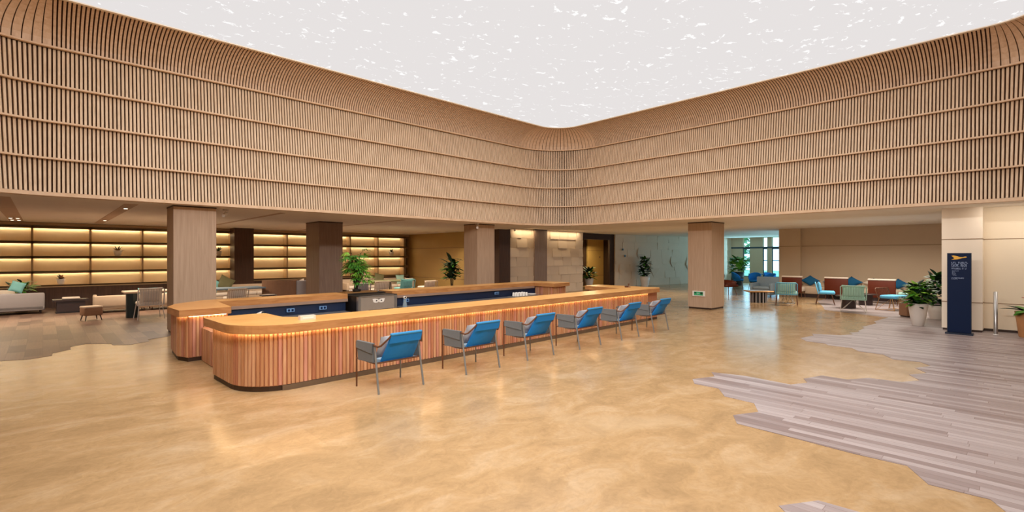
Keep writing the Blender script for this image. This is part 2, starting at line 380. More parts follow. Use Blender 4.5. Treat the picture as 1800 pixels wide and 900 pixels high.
def P3(p, d, t, z):   # d outward offset, t tangential offset
    return (p[0]+p[2]*d - p[3]*t, p[1]+p[3]*d + p[2]*t, z)
pts = loop(.06)
mbs = {k: MB() for k in ('left', 'corner', 'right', 'near', 'far')}
Q = [(0, 1, 2, 3), (4, 7, 6, 5), (0, 4, 5, 1), (1, 5, 6, 2), (2, 6, 7, 3), (3, 7, 4, 0)]
def bar(mb, p, w, d0, z0, d1, z1, th, m=0):
    h = w/2
    vs = [P3(p, d0, -h, z0), P3(p, d0, h, z0), P3(p, d0+th, h, z0), P3(p, d0+th, -h, z0),
          P3(p, d1, -h, z1), P3(p, d1, h, z1), P3(p, d1+th, h, z1), P3(p, d1+th, -h, z1)]
    mb.add(vs, Q, m)
for p in pts:
    for i in range(4):
        bar(mbs[p[4]], p, .036, .015, LEDGE[i]+.02, .10, LEDGE[i+1]-.005, .045)
def cove(t):   # quarter ellipse: from the top ledge up and inward
    a = t*math.pi/2; return (-.90*(1-math.cos(a)), LEDGE[4]+.02+(TOPZ-LEDGE[4]-.03)*math.sin(a))
NC = 8
def blade(mb, p, w, th, arc, rad=1.8, m=1):
    ring = []
    for i in range(NC+1):
        t = i/NC; d, z = cove(t); a = t*math.pi/2
        nd, nz = math.cos(a), math.sin(a)          # outward normal of the curve in (d, z)
        h = w/2*((rad+d)/rad if arc else 1)
        ring.append([P3(p, d, -h, z), P3(p, d, h, z), P3(p, d+nd*th, h, z+nz*th*.6), P3(p, d+nd*th, -h, z+nz*th*.6)])
    vs = [v for r in ring for v in r]
    fs = [(i*4+k, i*4+(k+1) % 4, (i+1)*4+(k+1) % 4, (i+1)*4+k) for i in range(NC) for k in range(4)] + [(0, 1, 2, 3)]
    mb.add(vs, fs, m)
for p in pts:
    if not p[5]: blade(mbs[p[4]], p, .037, .05, False)
for p in loop(.13):
    if p[5]: blade(mbs[p[4]], p, .112, .03, True)
# dark backing behind the slats
dense = loop(.25)
for i, p in enumerate(dense):
    q = dense[(i+1) % len(dense)]; mb = mbs[p[4]]
    prof = [(.17, SOFFIT), (.17, LEDGE[4]+.05)]
    for k in range(NC+1):
        d, z = cove(k/NC); a = k/NC*math.pi/2; prof.append((d+.11*math.cos(a)+.0, z+.07*math.sin(a)))
    A = [P3(p, d, 0, z) for d, z in prof]; B = [P3(q, d, 0, z) for d, z in prof]; n = len(prof)
    mb.add(A+B, [(k, n+k, n+k+1, k+1) for k in range(n-1)], 2)
for k, nm in (('left', 'wall_left'), ('right', 'wall_right'), ('corner', 'wall_corner'), ('near', 'wall_near'), ('far', 'wall_behind')):
    struct(mbs[k].build(nm, [M['slat'], M['cove'], M['backing']]), 'slatted wooden atrium wall in leaning tiers')
def sweep(name, prof, mat, spacing=.2):
    d = loop(spacing); mb = MB(); n = len(prof)
    for i, p in enumerate(d):
        q = d[(i+1) % len(d)]
        A = [P3(p, a, 0, z) for a, z in prof]; B = [P3(q, a, 0, z) for a, z in prof]
        mb.add(A+B, [(k, n+k, n+(k+1) % n, (k+1) % n) for k in range(n)], 0)
    return struct(mb.build(name, mat))
for i, z in enumerate(LEDGE[1:], 1):
    sweep('trim_%d' % i, [(-.02, z-.012), (-.02, z+.018), (.05, z+.018), (.05, z-.012)], M['rim'])
sweep('trim_5', [(-.015, SOFFIT), (-.015, SOFFIT+.065), (.17, SOFFIT+.065), (.17, SOFFIT)], M['rim'])
sweep('trim_6', [(-.93, TOPZ-.02), (-.93, TOPZ+.02), (-.86, TOPZ+.02), (-.86, TOPZ-.02)], M['cream'])
ring = [P3(p, -.90, 0, TOPZ) for p in loop(.2)]
mb = MB(); mb.add(ring, [tuple(range(len(ring)))]); struct(mb.build('ceiling', M['membrane']), 'luminous white ceiling membrane with bright flecks')

# soffits: ring at SOFFIT around the opening, raised ceilings beyond
op = [(p[0]+p[2]*.17, p[1]+p[3]*.17) for p in loop(.25)]
def soffit_region(x0, x1, y0, y1, z, name='ceiling'):
    struct(MB().box(x0, x1, y0, y1, z, z+.12).build(name, M['plaster']))
# fill between the rounded opening and its bounding rectangle
bx0, bx1, by0, by1 = -1.86, XW+.18, -1.5, YW+.18
mb = MB()
cs = {(1, 1): (bx1, by1), (1, -1): (bx1, by0), (-1, -1): (bx0, by0), (-1, 1): (bx0, by1)}
for (sx, sy), c in cs.items():
    arc = [(p[0]+p[2]*.17, p[1]+p[3]*.17) for p in loop(.25) if p[5] and (p[2] > 0) == (sx > 0) and (p[3] > 0) == (sy > 0)]
    # end points on the straight sides
    arc = sorted(arc, key=lambda q: math.atan2(q[1]-5, q[0]-5))
    ex = (c[0], c[1]-sy*2.0); ey = (c[0]-sx*2.0, c[1])
    a0 = arc if math.dist(arc[0], ex) < math.dist(arc[0], ey) else arc[::-1]
    mb.prism([c, ex]+a0+[ey], SOFFIT, SOFFIT+.1)
struct(mb.build('ceiling', M['plaster']))
soffit_region(XN, 13.4, by1, 22.0, SOFFIT)                 # over the shelf lounge
soffit_region(XN, bx0, YS, by1, SOFFIT)
soffit_region(bx0, 15.6, YS, by0, SOFFIT)
soffit_region(bx1, 16.2, by0, by1, SOFFIT)
soffit_region(13.4, 16.2, by1, 12.6, SOFFIT)
soffit_region(16.2, XE, YS, 22.0, RAISED)
soffit_region(13.4, 16.2, 12.6, 22.0, RAISED)
struct(MB().box(XN, XE, YS, 22.3, 6.3, 6.5).build('ceiling', M['roofm']))
# outer walls
ow = [('wall_west', XN-.2, XN, YS, 22.3), ('wall_south', XN, 15.0, YS-.2, YS)]
for nm, a, b_2, c, d in ow: struct(MB().box(a, b_2, c, d, 0, 6.3).build(nm, M['beige']))
struct(MB().box(XN, 33.2, 22.0, 22.3, 0, 6.3).build('wall_north', M['beige']))
struct(MB().box(15.3, XE, YS-.2, YS, 0, 6.3).build('wall_south', M['beige']))

# ------------------------------------------------------------------ cream wall and pillar on the right
mb = MB(); mb.box(15.0, 15.3, YS, .66, .06, SOFFIT, 0)
mb.box(15.02, 15.3, YS, .66, 0, .06, 1)
for z in (.62, 2.02): mb.box(14.994, 15.0, YS, .66, z-.006, z+.006, 2)
struct(mb.build('wall_cream', [M['beige'], M['kick'], M['seam']]), 'cream wall panels right of the pillar')
mb = MB(); mb.box(14.58, 15.3, .655, 1.32, .05, SOFFIT, 0)
mb.box(14.60, 15.28, .67, 1.30, 0, .05, 1)
for z in (.64, 2.02): mb.box(14.574, 15.3, .65, 1.325, z-.007, z+.007, 2)
tag(mb.build('pillar', [M['cream'], M['kick'], M['seam']]), 'cream panelled pillar behind the navy sign', 'pillar')

# ------------------------------------------------------------------ timber pillars
def pillar(name, label, x0, x1, y0, y1, mat, top=SOFFIT):
    mb = MB(); mb.box(x0, x1, y0, y1, .05, top, 0); mb.box(x0+.02, x1-.02, y0+.02, y1-.02, 0, .05, 1)
    mb.box(x0-.006, x1+.006, y0-.006, y1+.006, top-.03, top, 1)
    return tag(mb.build(name, [mat, M['kick']]), label, 'pillar')
pillar('pillar', 'broad grey-brown timber pillar at the left end of the bar', 1.96, 2.74, 12.22, 12.95, M['pillar'])
pillar('pillar', 'brown timber pillar left of the palm, set back behind the bar', 6.1, 6.84, 14.9, 15.94, M['pillar_m'])
pillar('pillar', 'tan timber pillar behind the middle of the bar with a camera at its top', 10.27, 11.02, 12.4, 13.1, M['pillar'])
pillar('pillar', 'free-standing timber pillar carrying the green exit sign', 14.8, 15.7, 6.66, 7.42, M['pillar'])
pillar('pillar', 'near-black pillar standing against the lit shelves', 5.22, 5.89, 20.6, 21.2, M['pillar_d'])
pillar('pillar', 'dark brown pillar left of the relief tiles', 13.05, 13.65, 14.4, 14.75, M['pillar_d'], RAISED)
pillar('pillar', 'grey-brown pillar between two panels of relief tiles', 15.3, 16.1, 14.62, 15.2, M['pillar_m'], RAISED)

# ------------------------------------------------------------------ relief tile walls
def relief(name, a, b, z1, tw=.62, thh=.40, seed=1, label=None, dp=.03, taper=.0):
    """wall along a->b made of tilted tiles, facing the right-hand side of a->b"""
    rr = random.Random(seed); L = math.dist(a, b); ux, uy = (b[0]-a[0])/L, (b[1]-a[1])/L; nx, ny = uy, -ux
    mb = MB(); P = lambda s, d, z: (a[0]+ux*s+nx*d, a[1]+uy*s+ny*d, z)
    mb.add([P(0, 0, 0), P(L, 0, 0), P(L, 0, z1), P(0, 0, z1), P(0, -.25, 0), P(L, -.25, 0), P(L, -.25, z1), P(0, -.25, z1)],
           [(0, 1, 2, 3), (5, 4, 7, 6), (4, 0, 3, 7), (1, 5, 6, 2), (3, 2, 6, 7)], 0)
    rows = int(round(z1/thh)); h = z1/rows
    for r in range(rows):
        s = -tw*rr.random()
        while s < L:
            e = min(L, s+tw); s0 = max(0, s)
            if e-s0 > .03:
                k = rr.choice((0, 1, 1, 2)); top, bot = ((.012, .012), (.012, .012+dp), (.012+dp, .016))[k]
                ta = taper*(e-s0) if rr.random() < .22 else 0
                z0, z2 = r*h+.004, (r+1)*h-.004
                f = [P(s0+.004+ta, bot, z0), P(e-.004-ta, bot, z0), P(e-.004, top, z2), P(s0+.004, top, z2)]
                g = [P(s0+.004+ta, 0, z0), P(e-.004-ta, 0, z0), P(e-.004, 0, z2), P(s0+.004, 0, z2)]
                mb.add(f+g, [(0, 1, 2, 3), (4, 5, 1, 0), (5, 6, 2, 1), (6, 7, 3, 2), (7, 4, 0, 3)], 0)
            s += tw
    return struct(mb.build(name, M['relief']), label)
relief('wall_relief', (13.65, 14.7), (15.32, 14.7), RAISED, seed=3, label='pale relief tile wall left of the brown pillar')
relief('wall_relief', (16.1, 14.7), (18.7, 14.7), RAISED, seed=5, label='pale relief tile wall right of the brown pillar')
relief('wall_relief', (22.1, 15.2), (32.2, 13.1), RAISED, tw=.9, seed=8, dp=.018, label='long pale relief tile wall towards the windows')
mb = MB(); L = math.dist((22.1, 15.2), (32.2, 13.1)); ux, uy = 10.1/L, -2.1/L; nx, ny = uy, -ux
for s_, z_, k_ in ((.5, .9, .6), (1.9, 1.75, .7), (3.0, .95, .9), (4.6, 1.3, .7), (6.0, 1.15, .8), (6.9, 1.75, .9), (8.4, 1.0, .9), (9.3, 1.7, .8)):
    Pq = lambda a, d, z: (22.1+ux*(s_+a)+nx*d, 15.2+uy*(s_+a)+ny*d, z)
    mb.add([Pq(-.18*k_, .015, z_+.62*k_), Pq(.18*k_, .015, z_+.62*k_), Pq(.42*k_, .075, z_), Pq(-.42*k_, .075, z_), Pq(.06, .02, z_-.45*k_), Pq(-.06, .02, z_-.45*k_),
            Pq(-.3*k_, .0, z_), Pq(.3*k_, .0, z_)], [(3, 2, 1, 0), (5, 4, 2, 3), (0, 6, 3), (3, 6, 5), (1, 2, 7), (2, 4, 7)], 0)
struct(mb.build('wall_relief', M['relief']), 'wedge shaped relief scales on the long wall')
struct(MB().box(18.45, 18.7, 14.7, 17.2, 0, RAISED).build('wall_recess', M['door_d']))
area('relief_wash', (14.7, 14.52, 2.76), (0, 0, 0), 1.2, .1, 7, (1, .78, .5))
area('relief_wash', (17.3, 14.52, 2.76), (0, 0, 0), 2.2, .1, 12, (1, .78, .5))
area('door_light', (21.3, 16.2, 2.48), (R(-20), 0, 0), 1.4, .5, 60, (1, .8, .45))

# door recess in the middle
d = thing('door_1', None, None); d['kind'] = 'structure'
MB().box(18.7, 22.15, 15.25, 15.45, 2.5, RAISED).build('door_frame', M['door_d'], d)
MB().box(21.72, 22.15, 15.25, 15.36, 0, 2.5).build('door_frame', M['door_d'], d)
MB().box(18.7, 23.9, 17.0, 17.2, 0, RAISED, 0).build('recess_back', M['door_d'], d)
mb = MB(); mb.box(21.95, 23.45, 16.9, 16.98, 0, 2.6, 0)
for z in (.55, 1.95): mb.box(21.95, 23.45, 16.895, 16.9, z-.008, z+.008, 1)
mb.box(23.0, 23.12, 16.88, 16.9, 1.55, 1.63, 1)
mb.build('door_leaf', [M['ochre'], M['seam']], d)
struct(MB().box(23.5, 23.9, 15.3, 17.2, 0, RAISED).build('wall_recess', M['door_d']))

# lounge end wall behind the tall palm
mb = MB(); mb.box(13.3, 13.5, 14.8, 21.7, 0, SOFFIT, 0)
for z in (.62, 2.02): mb.box(13.294, 13.3, 14.8, 21.3, z-.008, z+.008, 1)
struct(mb.build('wall_lounge', [M['ochre'], M['seam']]), 'ochre wall at the end of the shelf lounge')
tag(MB().box(13.285, 13.3, 14.9, 14.98, 1.38, 1.46).build('wall_switch', M['black']), 'small dark switch on the wall beside the dark pillar', 'switch')

# right lounge walls
mb = MB(); mb.box(23.0, 23.2, YS, 7.35, 0, RAISED, 0); mb.box(22.85, 23.2, 6.52, 7.35, 0, RAISED, 0)
mb.box(22.994, 23.0, YS, 6.52, 2.05, 2.065, 1); mb.box(22.844, 22.85, 6.52, 7.35, 2.05, 2.065, 1)
struct(mb.build('wall_back', [M['tanwall'], M['seam']]), 'tan back wall of the right lounge')
struct(MB().box(15.3, 23.0, -3.2, -3.0, 0, RAISED).build('wall_side', M['tanwall']))

# far window wall
mb = MB()
wx = 32.0
piers = [(12.4, 13.2), (11.22, 11.97), (10.7, 10.95), (7.2, 7.6)]
for y0, y1 in piers: mb.box(wx, wx+.25, y0, y1, 0, RAISED, 0)
mb.box(wx, wx+.25, 7.2, 13.2, 0, .35, 0)
mb.box(wx-.01, wx+.24, 7.2, 13.2, 2.12, 2.22, 1)
struct(mb.build('wall_window', [M['tanwall'], M['winframe']]), 'piers between the far windows')
for i, (y0, y1) in enumerate([(11.97, 12.4), (10.95, 11.22), (9.2, 10.7), (7.6, 9.2)]):
    wn = thing('window_%d' % (i+1), None, None); wn['kind'] = 'structure'
    mb = MB(); t = .04
    for a, b2 in ((y0, y0+t), (y1-t, y1)): mb.box(wx+.08, wx+.14, a, b2, .35, 2.12)
    for a, b2 in ((.35, .4), (2.07, 2.12), (1.35, 1.4)): mb.box(wx+.08, wx+.14, y0, y1, a, b2)
    mb.build('window_frame', M['winframe'], wn)
    MB().box(wx+.1, wx+.115, y0, y1, .4, 2.1).build('window_pane', M['glass'], wn)
mb = MB()
for x0, x1 in ((23.2, 23.8), (26.0, 26.2), (28.8, 29.0), (31.6, 32.2)): mb.box(x0, x1, 7.1, 7.35, 0, RAISED)
mb.box(23.2, 32.2, 7.1, 7.35, 2.4, RAISED); mb.box(23.2, 32.2, 7.1, 7.35, 0, .2)
struct(mb.build('wall_window', M['tanwall']), 'window piers along the side of the far lounge')
for i, (x0, x1) in enumerate(((23.8, 26.0), (26.2, 28.8), (29.0, 31.6))):
    wn = thing('window_%d' % (i+5), None, None); wn['kind'] = 'structure'
    mb = MB(); mb.box(x0, x0+.05, 7.2, 7.26, .2, 2.4); mb.box(x1-.05, x1, 7.2, 7.26, .2, 2.4); mb.box(x0, x1, 7.2, 7.26, .2, .25); mb.box(x0, x1, 7.2, 7.26, 2.35, 2.4)
    mb.build('window_frame', M['winframe'], wn)
    MB().box(x0, x1, 7.22, 7.235, .25, 2.35).build('window_pane', M['glass'], wn)

# ------------------------------------------------------------------ plants
def leaf(mb, base, az, el, L, W, droop=.5, m=0, seg=4):
    d = Vector((math.cos(az)*math.cos(el), math.sin(az)*math.cos(el), math.sin(el))); p = Vector(base)
    side = Vector((-math.sin(az), math.cos(az), 0)); vs = []
    for i in range(seg+1):
        t = i/seg; ww = W*.5*math.sin(math.pi*min(.98, .12+.86*t))**.8 if i < seg else .001
        up = side.cross(d)
        vs += [p + side*ww + up*ww*.25, p, p - side*ww + up*ww*.25]
        p = p + d*(L/seg); d = (d + Vector((0, 0, -droop/seg))).normalized()
    fs = []
    for i in range(seg): a = i*3; fs += [(a, a+3, a+4, a+1), (a+1, a+4, a+5, a+2)]
    mb.add(vs, fs, m, True)
def bushy(n, r, z0, z1, L, W, seed, m=3, zc=None, droop=.8):
    rr = random.Random(seed); mb = MB()
    for i in range(n):
        t = rr.random(); az = rr.random()*2*math.pi; z = z0+(z1-z0)*rr.random()
        k = r*(.15+.6*rr.random())*math.sin(math.pi*(.2+.7*(z-z0)/(z1-z0)))
        leaf(mb, (k*math.cos(az), k*math.sin(az), z), az+rr.uniform(-.6, .6), rr.uniform(-.3, 1.0), L*rr.uniform(.7, 1.2), W*rr.uniform(.7, 1.2), droop, rr.choice(range(m)))
    return mb
def pot(prof, mat, parent, name='pot'):
    o = MB().lathe(prof, 28).build(name, mat, parent)
    r = prof[-1][0]; z = prof[-1][1]
    MB().lathe([(0.001, z+.003), (r*.85, z+.003)], 20).build('soil', M['soil'], o)
    return o
GRN = [M['leaf'], M['leafl'], M['leafd']]; DRK = [M['leafd'], M['leafd'], M['leaf']]
t = thing('potted_plant', 'large leafy green plant in a tall cream pot beside the cream pillar', 'plant', (15.0, 1.78, 0))
pot([(.10, 0), (.11, .02), (.15, .2), (.185, .45), (.19, .53), (.17, .53)], M['offw'], t)
o = bushy(230, .33, .52, .98, .23, .11, 11).build('foliage', GRN, t)
mb = MB()
for k in range(7): a = k*.9; mb.tube([(0.02*math.cos(a), .02*math.sin(a), .5), (.1*math.cos(a), .1*math.sin(a), .75)], .008, seg=5)
mb.build('stems', M['stem'], t)
t = thing('potted_plant', 'dark plant in a white pot half hidden behind the cream pillar', 'plant', (16.95, 1.62, 0))
pot([(.16, 0), (.2, .2), (.22, .36), (.2, .36)], M['white'], t)
bushy(140, .34, .4, 1.15, .26, .11, 12).build('foliage', DRK, t)
t = thing('potted_plant', 'broad-leaved plant with a red bloom in a tan pot at the right edge', 'plant', (14.42, -.02, 0))
pot([(.13, 0), (.14, .02), (.17, .3), (.2, .52), (.18, .52)], M['terra'], t)
mb = MB()
for a, e, L in ((2.2, .5, .42), (2.7, .15, .38), (1.6, .3, .4), (3.3, .2, .4), (.5, .4, .4), (4.2, .3, .4), (5.2, .5, .36), (2.4, -.1, .3)): leaf(mb, (.03*math.cos(a), .03*math.sin(a), .54), a, e, L, .16, .7, rnd.choice((0, 2)))
mb.build('foliage', GRN, t)
mb = MB(); leaf(mb, (0, 0, .8), 2.4, .2, .14, .1, .2); leaf(mb, (0, 0, .8), 4.4, .2, .14, .1, .2); mb.tube([(0, 0, .5), (0, 0, .8)], .006, seg=5); mb.build('flower', M['red'], t)

# tall palm by the lounge end wall
def tall_palm(loc, label, H, seed, pots=M['white'], stems=3, spread=.42, n=10):
    rr = random.Random(seed); t = thing('potted_palm', label, 'plant', loc)
    pot([(.14, 0), (.17, .2), (.19, .38), (.17, .38)], pots, t)
    st = MB(); fo = MB()
    for k in range(stems):
        a = rr.random()*6.28; h = H*rr.uniform(.6, .82) if k else H*.84
        x, y = .08*math.cos(a), .08*math.sin(a); st.tube([(x*.5, y*.5, .36), (x, y, h*.6), (x*1.6, y*1.6, h)], .018, seg=6)
        for i in range(n):
            az = i*2.4+rr.random(); zz = h-rr.random()*H*.38
            leaf(fo, (x*1.4, y*1.4, zz), az, rr.uniform(.1, 1.1), spread*rr.uniform(.8, 1.15), .17, 1.1, rr.choice((0, 1, 2)))
            leaf(fo, (x*1.4, y*1.4, zz), az+.5, rr.uniform(-.2, .6), spread*.8, .13, 1.1, rr.choice((0, 1, 2)))
    st.build('stems', M['stem'], t); fo.build('foliage', DRK, t)
    return t
tall_palm((12.40, 16.63, 0), 'tall dark palm standing before the ochre wall', 1.85, 5, n=16, spread=.55)
t = thing('potted_plant', 'small leafy plant in a white pot at the dark doorway', 'plant', (20.6, 15.75, 0))
pot([(.14, 0), (.2, .3), (.24, .5), (.22, .5)], M['offw'], t)
bushy(90, .4, .52, .98, .3, .13, 21).build('foliage', DRK, t)
t = thing('potted_plant', 'dark column-shaped plant in a pale pot before the long relief wall', 'plant', (23.6, 14.3, 0))
pot([(.18, 0), (.24, .3), (.28, .55), (.26, .55)], M['white'], t)
bushy(170, .36, .6, 1.55, .26, .16, 22).build('foliage', DRK, t)
t = thing('potted_plant', 'yellow-green plant near the far windows behind the pillar', 'plant', (28.2, 11.2, 0))
pot([(.26, 0), (.3, .4), (.34, .75), (.3, .75)], M['black'], t)
bushy(120, .5, .8, 1.5, .4, .2, 23).build('foliage', [M['leafl'], M['leaf'], M['leafl']], t)

# ------------------------------------------------------------------ the bar
BO = (1.6, 6.18); BA = R(2.35)
def bw(u, v): return (BO[0]+u*math.cos(BA)-v*math.sin(BA), BO[1]+u*math.sin(BA)+v*math.cos(BA))
def arcpts(cx, cy, r, a0, a1, n=8): return [(cx+r*math.cos(R(a0+(a1-a0)*i/n)), cy+r*math.sin(R(a0+(a1-a0)*i/n))) for i in range(n+1)]
TZ, TT = .82, .105
def slat_face(mb, path, z0, z1, w=.052, depth=.018, rr=rnd):
    """upright ribs along a polyline (outside on the right-hand side)"""
    for (a, b) in zip(path[:-1], path[1:]):
        L = math.dist(a, b); 
        if L < 1e-4: continue
        n = max(1, round(L/w)); ux, uy = (b[0]-a[0])/L, (b[1]-a[1])/L; nx, ny = uy, -ux; ww = L/n
        for i in range(n):
            s0, s1 = i*ww+.005, (i+1)*ww-.005; m = rr.choice((0, 0, 1, 2, 2, 3))
            P = lambda s, d, z: (a[0]+ux*s+nx*d, a[1]+uy*s+ny*d, z)
            c = [(s0, 0), (s0+.004, depth), (s1-.004, depth), (s1, 0)]
            vs = [P(s, d, z) for z in (z0, z1) for s, d in c]
            mb.add(vs, [(0, 1, 5, 4), (1, 2, 6, 5), (2, 3, 7, 6), (3, 2, 1, 0), (4, 5, 6, 7)], m)
def counter(label, top_poly, body_path, body_poly, led_path, tm, loc_name='bar_counter', kick=True, body_h=None):
    t = thing(loc_name, label, 'counter')
    bh = body_h or TZ-TT
    mb = MB(); mb.prism(body_poly, .06, bh, 3); slat_face(mb, body_path, .07, bh-.012)
    mb.build('slatted_body', M['bar'], t)
    # kick plinth slightly inside
    cx = sum(p[0] for p in body_poly)/len(body_poly); cy = sum(p[1] for p in body_poly)/len(body_poly)
    MB().prism(body_poly, 0, .06, 0).build('kick_plinth', M['kick'], t)
    if top_poly:
        mb = MB(); mb.prism(top_poly, TZ-TT, TZ, 0, 1); mb.build('worktop', [tm, M['topedge']], t)
    if led_path:
        mb = MB()
        for a, b in zip(led_path[:-1], led_path[1:]):
            L = math.dist(a, b); ux, uy = (b[0]-a[0])/L, (b[1]-a[1])/L; nx, ny = uy, -ux
            P = lambda s, d, z: (a[0]+ux*s+nx*d, a[1]+uy*s+ny*d, z)
            vs = [P(0, .024, TZ-TT-.010), P(L, .024, TZ-TT-.010), P(L, .044, TZ-TT-.010), P(0, .044, TZ-TT-.010),
                  P(0, .024, TZ-TT-.003), P(L, .024, TZ-TT-.003), P(L, .044, TZ-TT-.003), P(0, .044, TZ-TT-.003)]
            mb.add(vs, [(3, 2, 1, 0), (0, 1, 5, 4), (1, 2, 6, 5), (2, 3, 7, 6), (3, 0, 4, 7)])
        mb.build('light_strip', M['barled'], t)
    return t
# front counter: L-shaped with a rounded near corner and a return at the far end
E = 9.55      # length of the front run
front_out = [(.10, 1.40)] + arcpts(.68, .66, .58, 180, 270, 9) + [(E, .08)]
B_ = lambda L: [bw(u, v) for u, v in L]
tip = [(.02, 1.45)] + arcpts(.66, .62, .64, 180, 270, 12) + [(E+.42, -.02), (E+.62, .10), (E+.62, 2.0), (E-.05, 2.0), (E-.4, .66), (.95, .66), (.80, .80), (.80, 1.42), (.7, 1.47)]
t = counter('long front bar counter with rounded near end and blue chairs along it', B_(tip), B_([(.12, 1.36)]+arcpts(.68, .66, .56, 180, 270, 9)+[(E, .10), (E+.02, .12)]),
            B_([(.12, 1.36)]+arcpts(.68, .66, .56, 180, 270, 9)+[(E, .10), (E, .58), (.74, .58), (.74, 1.36)]),
            B_([(.12, 1.34)]+arcpts(.68, .66, .56, 180, 270, 9)+[(E-.02, .10)]), M['top'][0])
# metal edge strip at the foot of the front run
mb = MB()
pp = B_(arcpts(.68, .66, .585, 255, 270, 3)+[(E, .075)])
for a, b in zip(pp[:-1], pp[1:]):
    L = math.dist(a, b); ux, uy = (b[0]-a[0])/L, (b[1]-a[1])/L; nx, ny = uy, -ux
    P = lambda s, d, z: (a[0]+ux*s+nx*d, a[1]+uy*s+ny*d, z)
    mb.add([P(0, 0, 0), P(L, 0, 0), P(L, 0, .065), P(0, 0, .065), P(0, -.02, .065), P(L, -.02, .065)], [(0, 1, 2, 3), (3, 2, 5, 4)])
mb.build('foot_strip', M['kickmetal'], t)
ret = counter('far return of the front bar counter', None, B_([(E+.0, 2.0), (E+.02, .7)])[::-1], B_([(E, .1), (E+.5, .1), (E+.5, 1.9), (E, 1.9)]), None, M['top'][0])
for ch in [k for k in col.objects if k.parent == ret]: ch.parent = t
bpy.data.objects.remove(ret)
# inside lining of the front counter
MB().prism(B_([(.8, .58), (E, .58), (E, .62), (.8, .62)]), .05, .70).build('inner_panel', M['navy'], t)

# back counter, left part
bl = [(1.50, 8.90), (2.22, 8.96), (2.24, 9.02), (2.30, 10.16), (4.83, 10.27), (4.83, 10.86), (2.2, 10.72), (1.66, 10.20), (1.47, 9.7)]
t2 = counter('left part of the back bar counter, ending in a chamfered block', bl, [(1.60, 10.1), (1.55, 9.28), (1.64, 9.03), (2.20, 9.06)],
             [(1.60, 10.1), (1.55, 9.28), (1.64, 9.03), (2.20, 9.06), (2.22, 10.2), (4.8, 10.34), (4.8, 10.8), (2.25, 10.66)],
             [(1.56, 9.26), (1.64, 9.03), (2.16, 9.055)], M['top'][1])
MB().prism([(2.3, 10.15), (4.83, 10.26), (4.83, 10.31), (2.3, 10.2)], .655, .716).build('apron', M['apron'], t2)
MB().prism([(2.23, 9.1), (2.27, 9.1), (2.32, 10.2), (4.8, 10.31), (4.8, 10.34), (2.26, 10.24)], .05, .66).build('navy_lining', M['navy'], t2)
t3 = thing('low_gate_block', 'low slatted block joined in front of the back counter end', 'counter')
mb = MB(); mb.prism([(1.83, 8.35), (2.2, 8.35), (2.2, 9.0), (1.83, 9.0)], 0, .52, 3); slat_face(mb, [(1.83, 9.0), (1.83, 8.35), (2.2, 8.35)], .01, .52)
mb.build('slatted_body', M['bar'], t3)
# back counter, right part
br = [(5.95, 10.32), (11.1, 10.62), (11.14, 9.85), (11.95, 9.9), (12.05, 10.0), (11.98, 11.2), (11.85, 11.32), (5.95, 10.95)]
t4 = counter('right part of the back bar counter, turning towards the viewer at its far end', br, [(11.2, 10.66), (11.22, 9.98), (11.86, 10.0)],
             [(5.98, 10.42), (11.2, 10.7), (11.22, 9.98), (11.86, 10.0), (11.86, 11.2), (5.98, 10.88)], None, M['top'][0])
MB().prism([(5.95, 10.31), (11.1, 10.61), (11.1, 10.66), (5.95, 10.36)], .655, .716).build('apron', M['apron'], t4)
MB().prism([(5.98, 10.38), (11.18, 10.67), (11.18, 10.70), (5.98, 10.42)], .05, .66).build('navy_lining', M['navy'], t4)
# lower steel work benches between the counters
tag(MB().prism([(2.6, 9.85), (4.75, 9.95), (4.75, 10.28), (2.6, 10.18)], .42, .46).prism([(2.65, 9.9), (4.7, 10.0), (4.7, 10.22), (2.65, 10.12)], 0, .42).build('work_bench', M['steel']), 'low steel bench under the left back counter', 'bench')
tag(MB().prism([(6.0, 9.98), (11.1, 10.25), (11.1, 10.6), (6.0, 10.33)], .42, .46).prism([(6.05, 10.02), (11.05, 10.29), (11.05, 10.55), (6.05, 10.28)], 0, .42).build('work_bench', M['steel']), 'long low steel bench under the right back counter', 'bench')

# socket plates on the navy lining
for i, (u, x, y, z, s) in enumerate(((0, 3.6, 10.20, .56, 'left one of two socket plates on the left navy lining'), (1, 4.27, 10.23, .56, 'right one of two socket plates, near the machine, on the navy lining'),
                                  (2, 6.35, 10.345, .58, 'socket plate on the navy lining just right of the machine'), (3, 9.45, 10.52, .58, 'socket plate far along the right navy lining'))):
    t = thing('socket_plate', s, 'socket', (x, y, z), R(3), 'sockets inside the bar')
    MB().box(-.075, .075, .0, .03, -.035, .035).build('plate', M['socket'], t)
    for k in (-.035, .035): MB().box(k-.022, k+.022, -.004, .0, -.022, .022).build('outlet', M['totem'], t)

# grey machine with emblem
t = thing('coffee_machine', 'grey metal machine with white two-eyed emblem in the gap of the back counter', 'machine', (4.92, 9.9, 0), R(2.5))
MB().box(-.03, .98, .06, .55, 0, .78).box(-.03, 1.02, .62, .98, 0, .8).build('cabinet', M['black'], t)
mb = MB(); mb.box(0, .22, .0, .06, .3, .76).box(.22, .86, .0, .06, .47, .76).box(.22, .86, .04, .06, .3, .47, 1); mb.box(.86, .92, .0, .06, .3, .76)
mb.build('front_panel', [M['machine'], M['black']], t)
mb = MB(); mb.box(-.035, .025, -.012, .06, .3, .775); mb.box(.86, .93, -.012, .06, .47, .775); mb.box(-.035, .93, -.012, .06, .76, .775); mb.build('steel_edge', M['steel'], t)
mb = MB()
for cx in (.40, .53):
    mb.add([(cx+(.075 if cx < .45 else .075)*math.cos(a)*1.0, -.004, .66+.042*math.sin(a)) for a in [k*math.pi/8 for k in range(16)]], [tuple(range(16))], 0)
